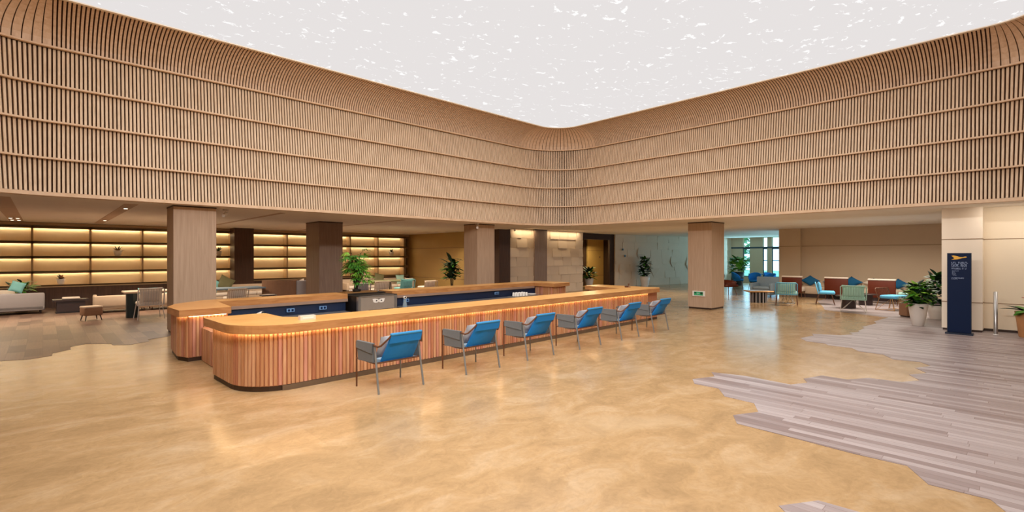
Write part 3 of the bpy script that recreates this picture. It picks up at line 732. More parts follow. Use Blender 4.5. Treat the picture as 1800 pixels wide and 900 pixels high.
mb.add([(.31, -.005, .705), (.39, -.005, .71), (.40, -.005, .64), (.33, -.005, .66)], [(0, 1, 2, 3)], 0)
mb.add([(.54, -.005, .71), (.62, -.005, .705), (.60, -.005, .66), (.53, -.005, .64)], [(0, 1, 2, 3)], 0)
for cx in (.41, .53): mb.add([(cx+.017*math.cos(a), -.007, .665+.017*math.sin(a)) for a in [k*math.pi/6 for k in range(12)]], [tuple(range(12))], 1)
mb.add([(.46, -.007, .70), (.47, -.007, .685), (.48, -.007, .70), (.47, -.007, .712)], [(0, 1, 2, 3)], 1)
mb.build('emblem', [M['white'], M['black']], t)
t = thing('tap', 'pale blue tap cover with a round gauge beside the grey machine', 'tap', (6.0, 9.84, 0))
MB().lathe([(.05, .3), (.055, .5), (.04, .58), (.015, .66), (.012, .7)], 14).build('cover', M['palef'], t)
MB().tube([(0, -.02, .70), (0, .02, .70)], .035, seg=14).tube([(0, -.024, .70), (0, -.02, .70)], .02, 1, seg=12).build('gauge', [M['white'], M['black']], t)
MB().box(-.05, .05, -.05, .05, 0, .3).build('stand', M['steel'], t)

# rhapis palm on a tray
t = thing('serving_tray', 'shallow wooden tray under the bar palm', 'tray', (5.35, 10.72, .80), R(3))
MB().box(-.42, .35, -.11, .13, .0, .012).box(-.42, .35, -.13, -.11, 0, .03).box(-.42, .35, .13, .15, 0, .03).box(-.44, -.42, -.13, .15, 0, .03).box(.35, .37, -.13, .15, 0, .03).build('tray_body', M['brass'], t)
t = thing('potted_palm', 'bright green lady palm rising from the tray on the bar', 'plant', (5.30, 10.80, .813))
pot([(.08, 0), (.1, .04), (.1, .06), (.09, .06)], M['black'], t)
st = MB(); fo = MB(); rr = random.Random(3)
for k in range(17):
    a = rr.random()*6.28; r0 = .06*rr.random(); h = rr.uniform(.38, .93); lean = rr.uniform(-.02, .20)
    x1, y1 = r0*math.cos(a)+lean*(1 if k % 2 else -.6), r0*math.sin(a)+.05*rr.uniform(-1, 1)
    st.tube([(r0*math.cos(a), r0*math.sin(a), .05), (x1*.7, y1*.7, h*.6), (x1, y1, h)], .009, seg=5)
    for f in range(5):
        zz = h - f*.085
        if zz < .2: continue
        az = rr.random()*6.28; el = rr.uniform(.0, .8); Ls = rr.uniform(.1, .17)
        q = Vector((x1, y1, zz)) + Vector((math.cos(az)*math.cos(el), math.sin(az)*math.cos(el), math.sin(el)))*Ls
        st.tube([(x1, y1, zz-.02), q], .004, seg=4)
        mm = 1 if (zz < .5 and x1 > 0) or rr.random() < .3 else 0
        for j in range(8): leaf(fo, q, az+(j-3.5)*.33, el+rr.uniform(-.5, .1), rr.uniform(.15, .23), .032, 1.3, mm)
st.build('stems', M['stem'], t); fo.build('foliage', [M['leaf'], M['leafl']], t)

# items on and in the bar
t = thing('card_holder', 'small beige box standing on the near end of the front counter', 'box', (2.50, 6.50, TZ), R(2))
MB().box(-.10, .10, -.035, .035, 0, .055).build('box_body', M['creamf'], t); MB().box(-.07, .07, -.038, -.035, .015, .04).build('card', M['white'], t)
t = thing('folded_cloth', 'white and black patterned cloth at the left end of the bar interior', 'cloth', (2.95, 10.05, .46), R(-10))
mb = MB(); mb.rbox(-.12, .10, -.04, .06, 0, .04, .02, 0); mb.rbox(-.03, .03, -.05, .04, .02, .16, .015, 1, Matrix.Rotation(R(35), 4, 'Y')); mb.rbox(.0, .13, -.045, .03, .05, .11, .02, 0, Matrix.Rotation(R(-20), 4, 'Y')); mb.build('cloth_body', [M['white'], M['black']], t)
t = thing('cup_rack', 'tray for upturned white cups on the right work bench', 'tray', (10.3, 10.38, .46), R(3))
MB().box(-.45, .6, -.14, .14, 0, .015).build('tray_body', M['steel'], t)
cup = MB().lathe([(.04, 0), (.04, .01), (.034, .07), (.028, .1), (.001, .1)], 12)
first = None
for k in range(12):
    i, j = k % 4, k//4
    p = (10.05+i*.12, 10.28+j*.09, .475)
    if first is None: first = cup.build('cup', M['white']); tag(first, 'white cup upturned in the cluster on the steel bench', 'cup', 'white cups on the work bench'); c = first
    else: c = first.copy(); col.objects.link(c)
    c.location = p
t = tag(MB().lathe([(.10, 0), (.12, .01), (.14, .03), (.13, .03), (.1, .015), (.001, .015)], 20).build('plate', M['white']), 'white plate right of the upturned cups', 'plate'); t.location = (10.78, 10.42, .475)
t = thing('bottle_stand', 'small dark bronze stand on the far end of the front counter', 'stand', (11.25, 7.3, TZ))
MB().lathe([(.05, 0), (.05, .015), (.012, .02), (.012, .07), (.03, .09), (.001, .1)], 12).build('stand_body', M['bronze'], t)
MB().box(-.14, -.07, -.03, .03, 0, .04).build('clip', M['bronze'], t)

# ------------------------------------------------------------------ blue sling chairs
def make_bar_chair(label):
    t = thing('sling_armchair', label, 'chair', group='blue chairs along the bar')
    W = .32
    fr = MB()
    for s in (-1, 1):
        MB().tube([(s*W, .27, 0), (s*W, .27, .56)], .011).build('leg', M['leg'] if s > 0 else M['bronze'], t)
        MB().tube([(s*W, -.27, 0), (s*W*.985, -.20, .36), (s*W*.98, -.165, .57)], .013).build('leg', M['leg'], t)
        fr.tube([(s*W, .27, .565), (s*W, -.16, .572), (s*W*.98, -.235, .56), (s*W*.9, -.27, .575), (s*.235, -.345, .66), (s*.21, -.37, .70)], .012)
        fr.tube([(s*W, .27, .36), (s*W, -.19, .355)], .010)
    fr.tube([(-.21, -.37, .70), (.21, -.37, .70)], .012)
    fr.tube([(-W, -.19, .355), (W, -.19, .355)], .010); fr.tube([(-W, .25, .36), (W, .25, .36)], .010)
    fr.build('frame', M['bronze'], t)
    for s in (-1, 1):   # grey canvas hanging over each arm, with an outer flap
        x = s*W; mb = MB()
        mb.add([(x+s*.014, .235, .585), (x+s*.014, -.15, .59), (x+s*.018, -.165, .365), (x+s*.018, .20, .35),
                (x-s*.016, .235, .585), (x-s*.016, -.15, .59), (x-s*.012, -.165, .365), (x-s*.012, .20, .35)],
               [(0, 1, 2, 3), (4, 7, 6, 5), (0, 4, 5, 1), (3, 2, 6, 7), (0, 3, 7, 4), (1, 5, 6, 2)], 0)
        fl = mb.build('arm_sling', M['greyc'], t)
        mb = MB(); mb.add([(x+s*.020, .24, .588), (x+s*.020, -.155, .593), (x+s*.028, -.155, .47), (x+s*.028, .235, .50)], [(0, 1, 2, 3)], 0)
        mb.add([(x+s*.020, .24, .588), (x+s*.020, -.155, .593), (x-s*.018, -.155, .593), (x-s*.018, .24, .588)], [(0, 1, 2, 3)], 0)
        mb.build('flap', M['greyc'], fl)
    # back sling: from the top tube slanting forward down to the seat
    mb = MB(); n = 6
    f, b = [], []
    for i in range(n+1):
        k = i/n; y = -.372+.235*k; z = .71-.365*k; sag = .018*math.sin(math.pi*k); w0 = .215+.015*k
        for x in (-w0, 0, w0):
            f.append((x, y-.012-sag*(.5 if x else 1), z)); b.append((x, y+.010-sag*(.5 if x else 1), z))
    m3 = len(f); fs = []
    for i in range(n):
        for k in (0, 1):
            a = i*3+k; fs += [(a, a+1, a+4, a+3), (m3+a, m3+a+3, m3+a+4, m3+a+1)]
        fs += [(i*3, i*3+3, m3+i*3+3, m3+i*3), (i*3+2, m3+i*3+2, m3+i*3+5, i*3+5)]
    mb.add(f+b, fs, 0, True)
    bs = mb.build('back_sling', M['blue'], t)
    mb = MB(); mb.rbox(-.222, .222, -.395, -.350, .695, .728, .014, 0); mb.build('top_fold', M['bluetop'], bs)
    mb = MB(); mb.add([(-.22, -.392, .715), (.22, -.392, .715), (.224, -.345, .60), (-.224, -.345, .60)], [(0, 3, 2, 1)], 0); mb.build('flap', M['blue'], bs)
    mb = MB(); n = 5; vs = []
    for i in range(n+1):
        k = i/n; vs += [(-.29, -.17+.42*k, .345+.03*k-.03*math.sin(math.pi*k)), (.29, -.17+.42*k, .345+.03*k-.03*math.sin(math.pi*k))]
    vs += [(v[0], v[1], v[2]+.02) for v in vs]; h = 2*(n+1)
    mb.add(vs, [(2*i, 2*i+2, 2*i+3, 2*i+1) for i in range(n)] + [(h+2*i, h+2*i+1, h+2*i+3, h+2*i+2) for i in range(n)] + [(2*i, h+2*i, h+2*i+2, 2*i+2) for i in range(n)] + [(2*i+1, 2*i+3, h+2*i+3, h+2*i+1) for i in range(n)], 0, True)
    mb.build('seat_sling', M['seatc'], t)
    mb = MB(); 
    cushion_mesh(mb, .48, .34, .13, Matrix.Translation((-.02, -.125, .53)) @ Matrix.Rotation(R(32), 4, 'X') @ Matrix.Rotation(R(0), 4, 'Z'))
    o = mb.build('cushion', M['cush']); o.parent = t
    return t
def cushion_mesh(mb, W, Hh, D, M4, m=0, n=8):
    """pillow standing in its local xz plane, thickness along y"""
    vs = []
    for s in (1, -1):
        for i in range(n+1):
            for j in range(n+1):
                a, b = i/n*2-1, j/n*2-1
                k = max(0, (1-a**4)*(1-b**4))**.5
                pinch = 1-.06*(1-abs(a))*abs(b)**2 if True else 1
                vs.append(M4 @ Vector((a*W/2*(1-.07*(1-b*b)*abs(a)**3), s*D/2*k, b*Hh/2*(1-.07*(1-a*a)*abs(b)**3))))
    N = (n+1)**2; fs = []
    for i in range(n):
        for j in range(n):
            a = i*(n+1)+j; fs += [(a, a+1, a+n+2, a+n+1), (N+a, N+a+n+1, N+a+n+2, N+a+1)]
    mb.add(vs, fs, m, True)
chairs = [(3.205, 5.605, 0), (4.565, 5.65, 0), (5.84, 5.71, 0), (7.16, 5.72, 0), (8.50, 5.745, 0), (9.80, 5.80, 0)]
labs = ['blue sling armchair nearest the viewer, at the rounded end of the bar', 'blue sling armchair second from the rounded bar end', 'blue sling armchair third from the rounded bar end',
        'blue sling armchair fourth from the rounded bar end', 'blue sling armchair last but one towards the timber pillar', 'blue sling armchair farthest along the bar, towards the timber pillar']
ch0 = None
for (x, y, a), lb in zip(chairs, labs):
    if ch0 is None: ch0 = make_bar_chair(lb); c = ch0
    else: c = dup(ch0, label=lb)
    c.location = (x, y, 0); c.rotation_euler = (0, 0, R(1.5))

# ------------------------------------------------------------------ shelving wall
SY = 21.3; rows = [.74, 1.18, 1.65, 2.12, 2.60]
ups = [-3.0, -1.62, -.24, 1.14, 2.52, 3.94, 5.30, 5.95, 7.38, 8.79, 10.15, 11.54, 12.95]
sh = thing('display_shelving', 'row of long lit wooden display shelves behind the lounge', 'shelves')
MB().box(-7.9, 13.25, SY+.36, SY+.40, .0, 2.70).build('back_panel', M['shelfback'], sh)
MB().box(-7.9, 13.25, SY+.02, SY+.36, 0.0, .70).build('base_panel', M['pillar_d'], sh)
MB().box(-7.9, 13.25, SY, SY+.36, 2.62, 2.70).build('top_board', M['shelfw'], sh)
MB().box(-7.9, -3.02, SY, SY+.36, .70, 2.62).build('end_panel', M['shelfw'], sh)
for x in ups: MB().box(x-.025, x+.025, SY, SY+.36, .70, 2.62).build('upright', M['shelfw'], sh)
for r in rows: MB().box(-3, 13.2, SY, SY+.36, r-.045, r-.012).box(-3, 13.2, SY, SY+.02, r-.085, r+.004).build('shelf_board', M['shelfw'], sh)
for x0, x1 in zip(ups[:-1], ups[1:]):
    mb = MB()
    for r in rows[1:]: mb.box(x0+.04, x1-.04, SY+.30, SY+.325, r-.058, r-.047)
    mb.build('light_strip', M['led'], sh)

def vase(x, z, label, s=1, red=False, seed=1):
    t = thing('flower_vase', label, 'vase', (x, SY+.14, z-.012))
    MB().lathe([(.05*s, 0), (.07*s, .03*s), (.10*s, .16*s), (.085*s, .17*s)], 16).build('vase_body', M['white'], t)
    rr = random.Random(seed); mb = MB()
    for i in range(22): leaf(mb, (0, 0, .15*s), rr.random()*6.28, rr.uniform(.2, 1.3), .16*s*rr.uniform(.6, 1.2), .05*s, .7, rr.choice((0, 0, 1)))
    mb.build('flowers', [M['stem'], M['terra'] if red else M['leaf']], t)
vase(.42, rows[0], 'white vase of brown flowers on the lowest shelf', 1.1, True, 2)
vase(1.85, rows[2], 'white vase with spiky flowers on the third shelf up, left of the broad pillar', 1.2, True, 3)
vase(4.88, rows[2], 'vase with pale twigs on a shelf just right of the broad pillar', 1.2, False, 4)
vase(12.32, rows[2], 'vase with dark leaves on the shelf nearest the ochre wall', 1.2, False, 5)

# ------------------------------------------------------------------ loose furniture helpers
def pillow(label, loc, W, H, D, mat, rz=0, tilt=0, roll=0, name='cushion', squash=1):
    mb = MB(); rad = abs(math.cos(roll))*H/2 + abs(math.sin(roll))*W/2
    cushion_mesh(mb, W, H, D, Matrix.Translation((0, 0, rad*.93)) @ Matrix.Rotation(rz, 4, 'Z') @ Matrix.Rotation(tilt, 4, 'X') @ Matrix.Rotation(roll, 4, 'Y'))
    mb.v = [(a, b, c*squash) for a, b, c in mb.v]
    o = mb.build(name, mat); o.location = loc
    return tag(o, label, 'cushion')
def sofa(label, loc, rz, W, D, H, seat, mat, smat, back=True, arms=True, lh=.1, name='sofa'):
    t = thing(name, label, 'sofa', loc, rz)
    MB().rbox(-W/2, W/2, -D/2, D/2, lh, seat-.12, .03).build('base', mat, t)
    n = max(1, round(W/.8)); ww = (W-(.2 if arms else .04))/n
    for i in range(n): MB().rbox(-W/2+(.1 if arms else .02)+i*ww+.005, -W/2+(.1 if arms else .02)+(i+1)*ww-.005, -D/2, D/2-.14, seat-.12, seat, .04).build('seat_cushion', smat, t)
    if back: MB().rbox(-W/2, W/2, D/2-.14, D/2, lh, H, .04).build('backrest', mat, t)
    if arms:
        for s in (-1, 1): MB().rbox(s*W/2-(.1 if s > 0 else 0), s*W/2+(.1 if s < 0 else 0), -D/2, D/2-.12, lh, seat+.14, .03).build('armrest', mat, t)
    for sx in (-1, 1):
        for sy in (-1, 1): MB().tube([(sx*(W/2-.08), sy*(D/2-.08), 0), (sx*(W/2-.08), sy*(D/2-.08), lh+.01)], .018, seg=6).build('leg', M['darkw'], t)
    return t
def rail_chair(label, loc, rz, cf, cc, cl, H=.78, W=.6, seat=.42, group=None, D=.56, sled=False, padded=True):
    """lounge chair with an upright-slat back, local front = +y"""
    t = thing('lounge_chair', label, 'chair', loc, rz, group)
    fr = MB()
    fr.tube([(-W/2, -D/2+.08, seat-.05), (-W/2, -D/2, H-.03), (-W/2+.03, -D/2-.005, H), (W/2-.03, -D/2-.005, H), (W/2, -D/2, H-.03), (W/2, -D/2+.08, seat-.05)], .016, seg=6)
    fr.tube([(-W/2, -D/2+.08, seat-.05), (W/2, -D/2+.08, seat-.05)], .014, seg=6)
    fr.build('back_frame', cf, t)
    sl = MB()
    for i in range(9):
        x = -W/2+W*(i+1)/10; sl.tube([(x, -D/2+.075, seat-.04), (x, -D/2+.003, H-.005)], .008, seg=5)
    sl.build('back_slats', cf, t)
    MB().rbox(-W/2+.02, W/2-.02, -D/2+.1, D/2, seat-.06, seat+.04, .04).build('seat_cushion', cc, t)
    if padded:
        mb = MB(); cushion_mesh(mb, W-.06, H-seat+.02, .12, Matrix.Translation((0, -D/2+.11, (H+seat)/2+.02)) @ Matrix.Rotation(R(9), 4, 'X')); mb.build('back_cushion', cc, t)
    for sx in (-1, 1):
        for sy in (-1, 1):
            MB().tube([(sx*(W/2-.03), sy*(D/2-.1), seat-.05), (sx*(W/2+.01), sy*(D/2-.01), 0)], .011, seg=6).build('leg', cl, t)
    if sled:
        b = MB()
        for sx in (-1, 1): b.tube([(sx*W/2, -D/2+.01, .02), (sx*W/2, D/2-.01, .02)], .008, seg=5); b.tube([(sx*(W/2-.02), -D/2+.05, .03), (0, 0, seat-.06), (sx*(W/2-.02), D/2-.05, .03)], .007, seg=5)
        b.build('brace', cl, t)
    return t
def ped_table(label, loc, W, D, H, top, ped, rz=0, pw=.3, name='table', off=(0, 0)):
    t = thing(name, label, 'table', loc, rz)
    MB().rbox(-W/2, W/2, -D/2, D/2, H-.05, H, .02).build('tabletop', top, t)
    MB().prism([(off[0]+pw*math.cos(a)*.9, off[1]+pw*math.sin(a)*.9) for a in [k*math.pi/6 for k in range(12)]], 0, H-.05).build('pedestal', ped, t)
    return t

# ------------------------------------------------------------------ left lounge (between bar and shelves)
sofa('grey leather sofa seen from behind at the left edge', (-.62, 19.85, 0), R(182), 1.3, .85, .60, .36, M['greysofa'], M['creamf'])
pillow('turquoise cushion leaning on the grey sofa back at the left edge', (-.52, 19.62, .60), .30, .30, .1, M['turq'], 0, R(-8), R(20))
pillow('pale pink cushion on the grey sofa at the left edge', (-.72, 19.95, .37), .34, .34, .12, M['creamf'], R(20), R(-12), 0)
t = thing('potted_plant', 'low leafy plant rising behind the grey sofa at the left edge', 'plant', (-.45, 20.6, 0))
pot([(.14, 0), (.17, .3), (.19, .5), (.17, .5)], M['black'], t); bushy(60, .3, .6, .92, .22, .1, 31).build('foliage', GRN, t)
t = thing('potted_plant', 'feathery plant cut off by the left edge', 'plant', (-1.6, 20.75, 0))
pot([(.14, 0), (.17, .3), (.19, .5), (.17, .5)], M['black'], t); bushy(50, .45, .7, 1.1, .35, .05, 32).build('foliage', [M['leaf'], M['leafl'], M['leaf']], t)
t = thing('coffee_table', 'dark wooden console table near the grey sofa', 'table', (.62, 19.35, 0), R(2))
MB().box(-.42, .36, -.24, .24, .34, .39).build('tabletop', M['darkw'], t); MB().box(-.34, .28, -.2, .2, .0, .34).build('cabinet', M['darkw'], t); MB().box(-.36, .30, -.22, .22, 0, .04).build('plinth', M['black'], t)
tag(MB().rbox(-.2, .2, -.15, .15, 0, .06, .028).build('seat_pad', M['creamf']), 'flat cream pad lying on the dark console table', 'pad').location = (.60, 19.35, .39)
t = thing('stool', 'small brown upholstered stool on dark splayed legs', 'stool', (.90, 16.58, 0), R(15))
MB().rbox(-.19, .19, -.17, .17, .13, .36, .03).build('seat', M['brownf'], t); MB().rbox(-.195, .195, -.175, .175, .32, .37, .025).build('seat_pad', M['beigef'], t)
for sx in (-1, 1):
    for sy in (-1, 1): MB().tube([(sx*.14, sy*.12, .14), (sx*.17, sy*.15, 0)], .016, seg=6, r2=.01).build('leg', M['darkw'], t)
sofa('low beige sofa behind the brown stool', (1.68, 18.75, 0), R(178), 1.25, .8, .5, .36, M['beigef'], M['creamf'])
ped_table('long table with dark green pedestal left of the broad pillar', (2.30, 16.75, 0), 1.5, .75, .70, M['beigef'], M['greenped'], pw=.16, off=(-.56, -.2))
rail_chair('white slat-back chair at the green-legged table', (2.03, 15.98, 0), R(3), M['offw'], M['creamf'], M['offw'], H=.80, W=.56, group=None)
pillow('large turquoise cushion on the sofa behind the green-legged table', (2.35, 18.75, .38), .5, .30, .14, M['turq'], R(180), R(10), 0)
pillow('flat mint cushion right of the large turquoise one behind the table', (2.95, 18.6, .38), .42, .22, .14, M['mint'], R(180), R(10), 0)
sofa('beige sofa half hidden behind the broad pillar', (3.1, 18.75, 0), R(178), 1.5, .8, .5, .36, M['beigef'], M['creamf'])
# centre left
ped_table('long grey table between the broad pillar and the curved booth', (4.35, 16.9, 0), 1.45, .8, .68, M['palef'], M['greenped'], pw=.2)
rail_chair('beige slat-back chair seen just right of the broad pillar', (4.1, 16.1, 0), R(3), M['beigef'], M['creamf'], M['offw'], H=.68, W=.55)
sofa('long sofa against the shelves right of the broad pillar', (5.2, 19.5, 0), R(0), 2.4, .8, .62, .38, M['beigef'], M['creamf'])
pillow('turquoise cushion right beside the broad pillar', (4.22, 19.35, .39), .42, .42, .12, M['turq'], 0, R(-15), R(25))
pillow('olive cushion beside the turquoise one near the broad pillar', (4.62, 19.35, .39), .48, .48, .12, M['olive'], 0, R(-15), R(30))
# curved booth
t = thing('curved_booth', 'curved booth seat, tan outside with a grey end, behind the left counter', 'booth', (5.75, 17.0, 0), 0)
arc_o = arcpts(0, .1, .62, 180, 300, 14); arc_i = arcpts(0, .1, .50, 180, 300, 14)
mb = MB(); mb.prism(arc_o+arc_i[::-1], 0, .86); mb.build('curved_back', M['brownf'], t)
MB().rbox(.26, 1.0, -.50, -.38, 0, .84, .03).build('end_panel', M['greysofa'], t)
MB().prism(arcpts(0, .1, .49, 180, 300, 14)+[(.9, -.36), (.9, .2), (-.4, .4)], 0.02, .42).build('seat', M['beigef'], t)
pillow('small dark cushion on the curved booth', (5.75, 17.0, .44), .34, .34, .1, M['palef'], 0, R(-10), R(10))
pillow('pale cushion at the right side of the curved booth', (6.25, 16.85, .44), .40, .36, .1, M['creamf'], 0, R(-10), R(-20))
t = thing('side_table', 'small round table with a pale plate in front of the curved booth', 'table', (4.95, 15.9, 0))
MB().lathe([(.2, 0), (.2, .02), (.03, .04), (.03, .44), (.24, .45), (.24, .47), (.001, .47)], 20).build('table_body', M['darkw'], t)
tag(MB().lathe([(.16, 0), (.19, .015), (.001, .015)], 20).build('plate', M['creamf']), 'pale round plate on the small table before the curved booth', 'plate').location = (4.95, 15.9, .47)
# centre right
ped_table('long table behind the palm with mixed chairs', (9.75, 17.3, 0), 1.9, .8, .70, M['olive'], M['greenped'], pw=.2)
rail_chair('turquoise slat-back chair behind the bar, right of the palm', (10.0, 16.45, 0), R(2), M['turq'], M['turq'], M['offw'], H=.76, W=.62)
rail_chair('cream slat-back chair left of the turquoise one behind the bar', (8.9, 16.3, 0), R(-4), M['beigef'], M['creamf'], M['offw'], H=.72, W=.62)
rail_chair('cream slat-back chair right of the turquoise one behind the bar', (11.05, 16.45, 0), R(4), M['beigef'], M['creamf'], M['offw'], H=.66, W=.62)
rail_chair('grey slat-back chair just right of the palm pot behind the bar', (8.05, 16.2, 0), R(-2), M['greysofa'], M['greysofa'], M['offw'], H=.68, W=.6)
sofa('long beige sofa under the last shelves', (10.6, 19.6, 0), R(0), 3.2, .8, .66, .40, M['beigef'], M['creamf'])
pillow('tan cushion on the long sofa under the last shelves, leftmost', (10.0, 19.4, .41), .42, .42, .12, M['beigef'], 0, R(-15), R(30))
pillow('olive cushion beside the tan one under the last shelves', (10.55, 19.4, .41), .46, .46, .12, M['olive'], 0, R(-15), R(15))
pillow('pale green cushion at the right end of the long sofa', (11.6, 19.4, .41), .42, .42, .12, M['mint'], 0, R(-15), R(0))
pillow('cream cushion lying at the far right of the long sofa', (12.0, 19.3, .41), .40, .26, .12, M['creamf'], 0, R(-15), R(0))

# ------------------------------------------------------------------ right lounge
# wall bench and cushions
t = thing('long_bench', 'long beige wall bench under the tan wall', 'bench', (22.4, 0, 0))
for i in range(6): MB().rbox(-.35, .3, 6.4-1.0*(i+1), 6.4-1.0*i-.01, .14, .44, .04).build('seat_cushion', M['beigef'], t)
for i in range(6): MB().rbox(.3, .52, 6.4-1.0*(i+1), 6.4-1.0*i-.01, .14, .64, .05).build('back_cushion', M['beigef'], t)
MB().box(-.3, .5, .45, 6.38, 0.0, .14).build('plinth', M['darkw'], t)
for y, mt, lb, s in ((6.1, 'teal', 'dark teal diamond cushion between the first two brown dividers', .46), (4.68, 'teal', 'teal diamond cushion right of the second brown divider', .46), (3.98, 'creamf', 'cream diamond cushion left of the third brown divider', .42),
                     (3.25, 'teal', 'bright blue diamond cushion right of the third brown divider', .42), (2.62, 'palef', 'grey-blue diamond cushion above the large plant', .36), (5.35, 'palef', 'dim grey cushion behind the second brown divider', .40)):
    pillow(lb, (22.62, y, .445), s*1.15, s*1.15, .12, M[mt], R(90), R(0), R(45), squash=.58)
# brown dividers: high-backed booth seats seen from behind
for x, y, W_, lb in ((21.55, 6.45, .72, 'first red-brown high-backed seat, nearest the windows'), (21.5, 4.93, .76, 'second red-brown high-backed seat in the middle'), (20.9, 3.45, .78, 'third red-brown high-backed seat, largest and nearest')):
    t = thing('high_back_seat', lb, 'seat', (x, y, 0), R(-90), 'red-brown seats facing the wall bench')
    MB().rbox(-W_/2, W_/2, -.05, .0, .20, .83, .02).build('back_panel', M['redwood'], t)
    MB().rbox(-W_/2-.01, W_/2+.01, -.07, .07, .80, .86, .025).build('top_roll', M['creamf'], t)
    MB().rbox(-W_/2, W_/2, .0, .5, .24, .42, .04).build('seat_cushion', M['creamf'], t)
    for sx in (-1, 1):
        for yy in (.02, .44): MB().tube([(sx*(W_/2-.04), yy, .25), (sx*(W_/2-.02), yy, 0)], .014, seg=6).build('leg', M['bronze'], t)
# chairs (local front +y, rotated to face +x => rz=-90)
rail_chair('sky blue slat-back lounge chair beside the reeded drum table', (18.0, 5.55, 0), R(-75), M['skyf'], M['mint'], M['bronze'], H=.76, W=.62, group=None)
rail_chair('mint slat-back lounge chair with its back to the viewer, nearest the stone floor', (17.35, 3.55, 0), R(-78), M['mint'], M['mint'], M['offw'], H=.77, W=.62, sled=True)
rail_chair('light blue lounge chair turned sideways in the middle of the right lounge', (19.3, 4.75, 0), R(-165), M['skyf'], M['skyf'], M['bronze'], H=.74, W=.62)
rail_chair('rattan lounge chair with light blue seat left of the large plant', (18.75, 2.85, 0), R(-200), M['bronze'], M['skyf'], M['brass'], H=.66, W=.66, sled=True, padded=False)
rail_chair('mint rounded lounge chair behind the rattan one', (20.4, 2.55, 0), R(60), M['mint'], M['mint'], M['bronze'], H=.70, W=.6)
t = thing('drum_table', 'low oval table on a reeded black and grey drum', 'table', (18.45, 6.6, 0), R(-50))
MB().rbox(-.42, .42, -.3, .3, .37, .42, .02).build('tabletop', M['brass'], t)
mb = MB(); mb.lathe([(.24, 0), (.24, .37)], 24, 0)
for k in range(14): a = k*math.pi/7; mb.tube([(.26*math.cos(a), .26*math.sin(a), 0), (.26*math.cos(a), .26*math.sin(a), .37)], .022, 1, seg=6)
mb.build('reeded_drum', [M['black'], M['greysofa']], t)
t = thing('lounge_ottoman', 'pale green low ottoman with wire base between drum table and blue chair', 'ottoman', (18.75, 5.75, 0), R(-70))
MB().rbox(-.3, .3, -.25, .25, .33, .43, .04).build('cushion_top', M['mint'], t)
mb = MB()
for k in range(8): a = k*math.pi/4; mb.tube([(.22*math.cos(a), .2*math.sin(a), .02), (.1*math.cos(a+.8), .1*math.sin(a+.8), .34)], .008, seg=5)
mb.tube([(.23*math.cos(a), .21*math.sin(a), .012) for a in [k*math.pi/8 for k in range(17)]], .008, seg=5, caps=False); mb.build('wire_base', M['steel'], t)
sofa('dark slate two-seat sofa behind the drum table', (21.2, 7.35, 0), R(-92), .85, .8, .80, .42, M['palef'], M['palef'])
for x, y, h, lb in ((18.1, 3.9, .40, 'low dark coffee table behind the mint chair'), (19.7, 3.75, .38, 'low dark coffee table before the largest red-brown seat')):
    t = thing('coffee_table', lb, 'table', (x+.35, y, 0), 0)
    MB().lathe([(.34, h-.03), (.35, h-.015), (.34, h), (.001, h)], 24).build('tabletop', M['darkw'], t)
    MB().lathe([(.2, 0), (.2, h-.03)], 20).build('drum', M['darkw'], t)
t = thing('wooden_bin', 'brown wooden box standing left of the large plant', 'box', (16.95, 2.22, 0), R(-45))
MB().box(-.14, .14, -.14, .14, .04, .50).build('box_body', M['brass'] if False else M['brownf'], t); MB().box(-.12, .12, -.12, .12, 0, .04).build('plinth', M['kick'], t)
tag(MB().lathe([(.035, 0), (.04, .1), (.035, .16), (.02, .2), (.02, .26), (.001, .26)], 14).build('bottle', M['palef']), 'pale blue bottle standing on the brown wooden box', 'bottle').location = (16.95, 2.17, .50)
# brown shell chairs by the pillar
def shell_chair(label, loc, rz, mat, seat=.44, H=.78, W=.56, leg=None, group=None):
    t = thing('shell_chair', label, 'chair', loc, rz, group)
    mb = MB(); n = 12; rings = []
    for i in range(n+1):
        a = R(-200+220*i/n)   # around the back
        top = H if True else H
        k = math.sin(math.pi*i/n)
        zt = seat+.12+(H-seat-.12)*k**.6
        x, y = math.cos(a), math.sin(a)
        rings.append([(x*W/2*.8, y*.22, seat-.04), (x*W/2, y*.29, seat+.1), (x*W/2*1.03, y*.32, zt), (x*W/2*.9, y*.27, zt), (x*W/2*.86, y*.24, seat+.05)])
    vs = [v for r_ in rings for v in r_]
    fs = [(i*5+k, (i+1)*5+k, (i+1)*5+k+1, i*5+k+1) for i in range(n) for k in range(4)] + [(0, 1, 2, 3, 4), tuple(n*5+k for k in (4, 3, 2, 1, 0))]
    mb.add(vs, fs, 0, True); mb.build('shell', mat, t)
    MB().rbox(-W/2*.8, W/2*.8, -.2, .26, seat-.05, seat+.05, .04).build('seat', mat, t)
    for sx in (-1, 1):
        for sy in (-1, 1): MB().tube([(sx*.17, sy*.15, seat-.04), (sx*.24, sy*.22, 0)], .012, seg=6).build('leg', leg or M['bronze'], t)
    return t
shell_chair('dark brown leather chair seen left of the exit-sign pillar', (24.9, 10.85, 0), R(110), M['redwood'], H=.8)
shell_chair('brown leather chair seen right behind the exit-sign pillar', (21.3, 8.85, 0), R(160), M['redwood'], seat=.38, H=.62, W=.8)
c0 = None
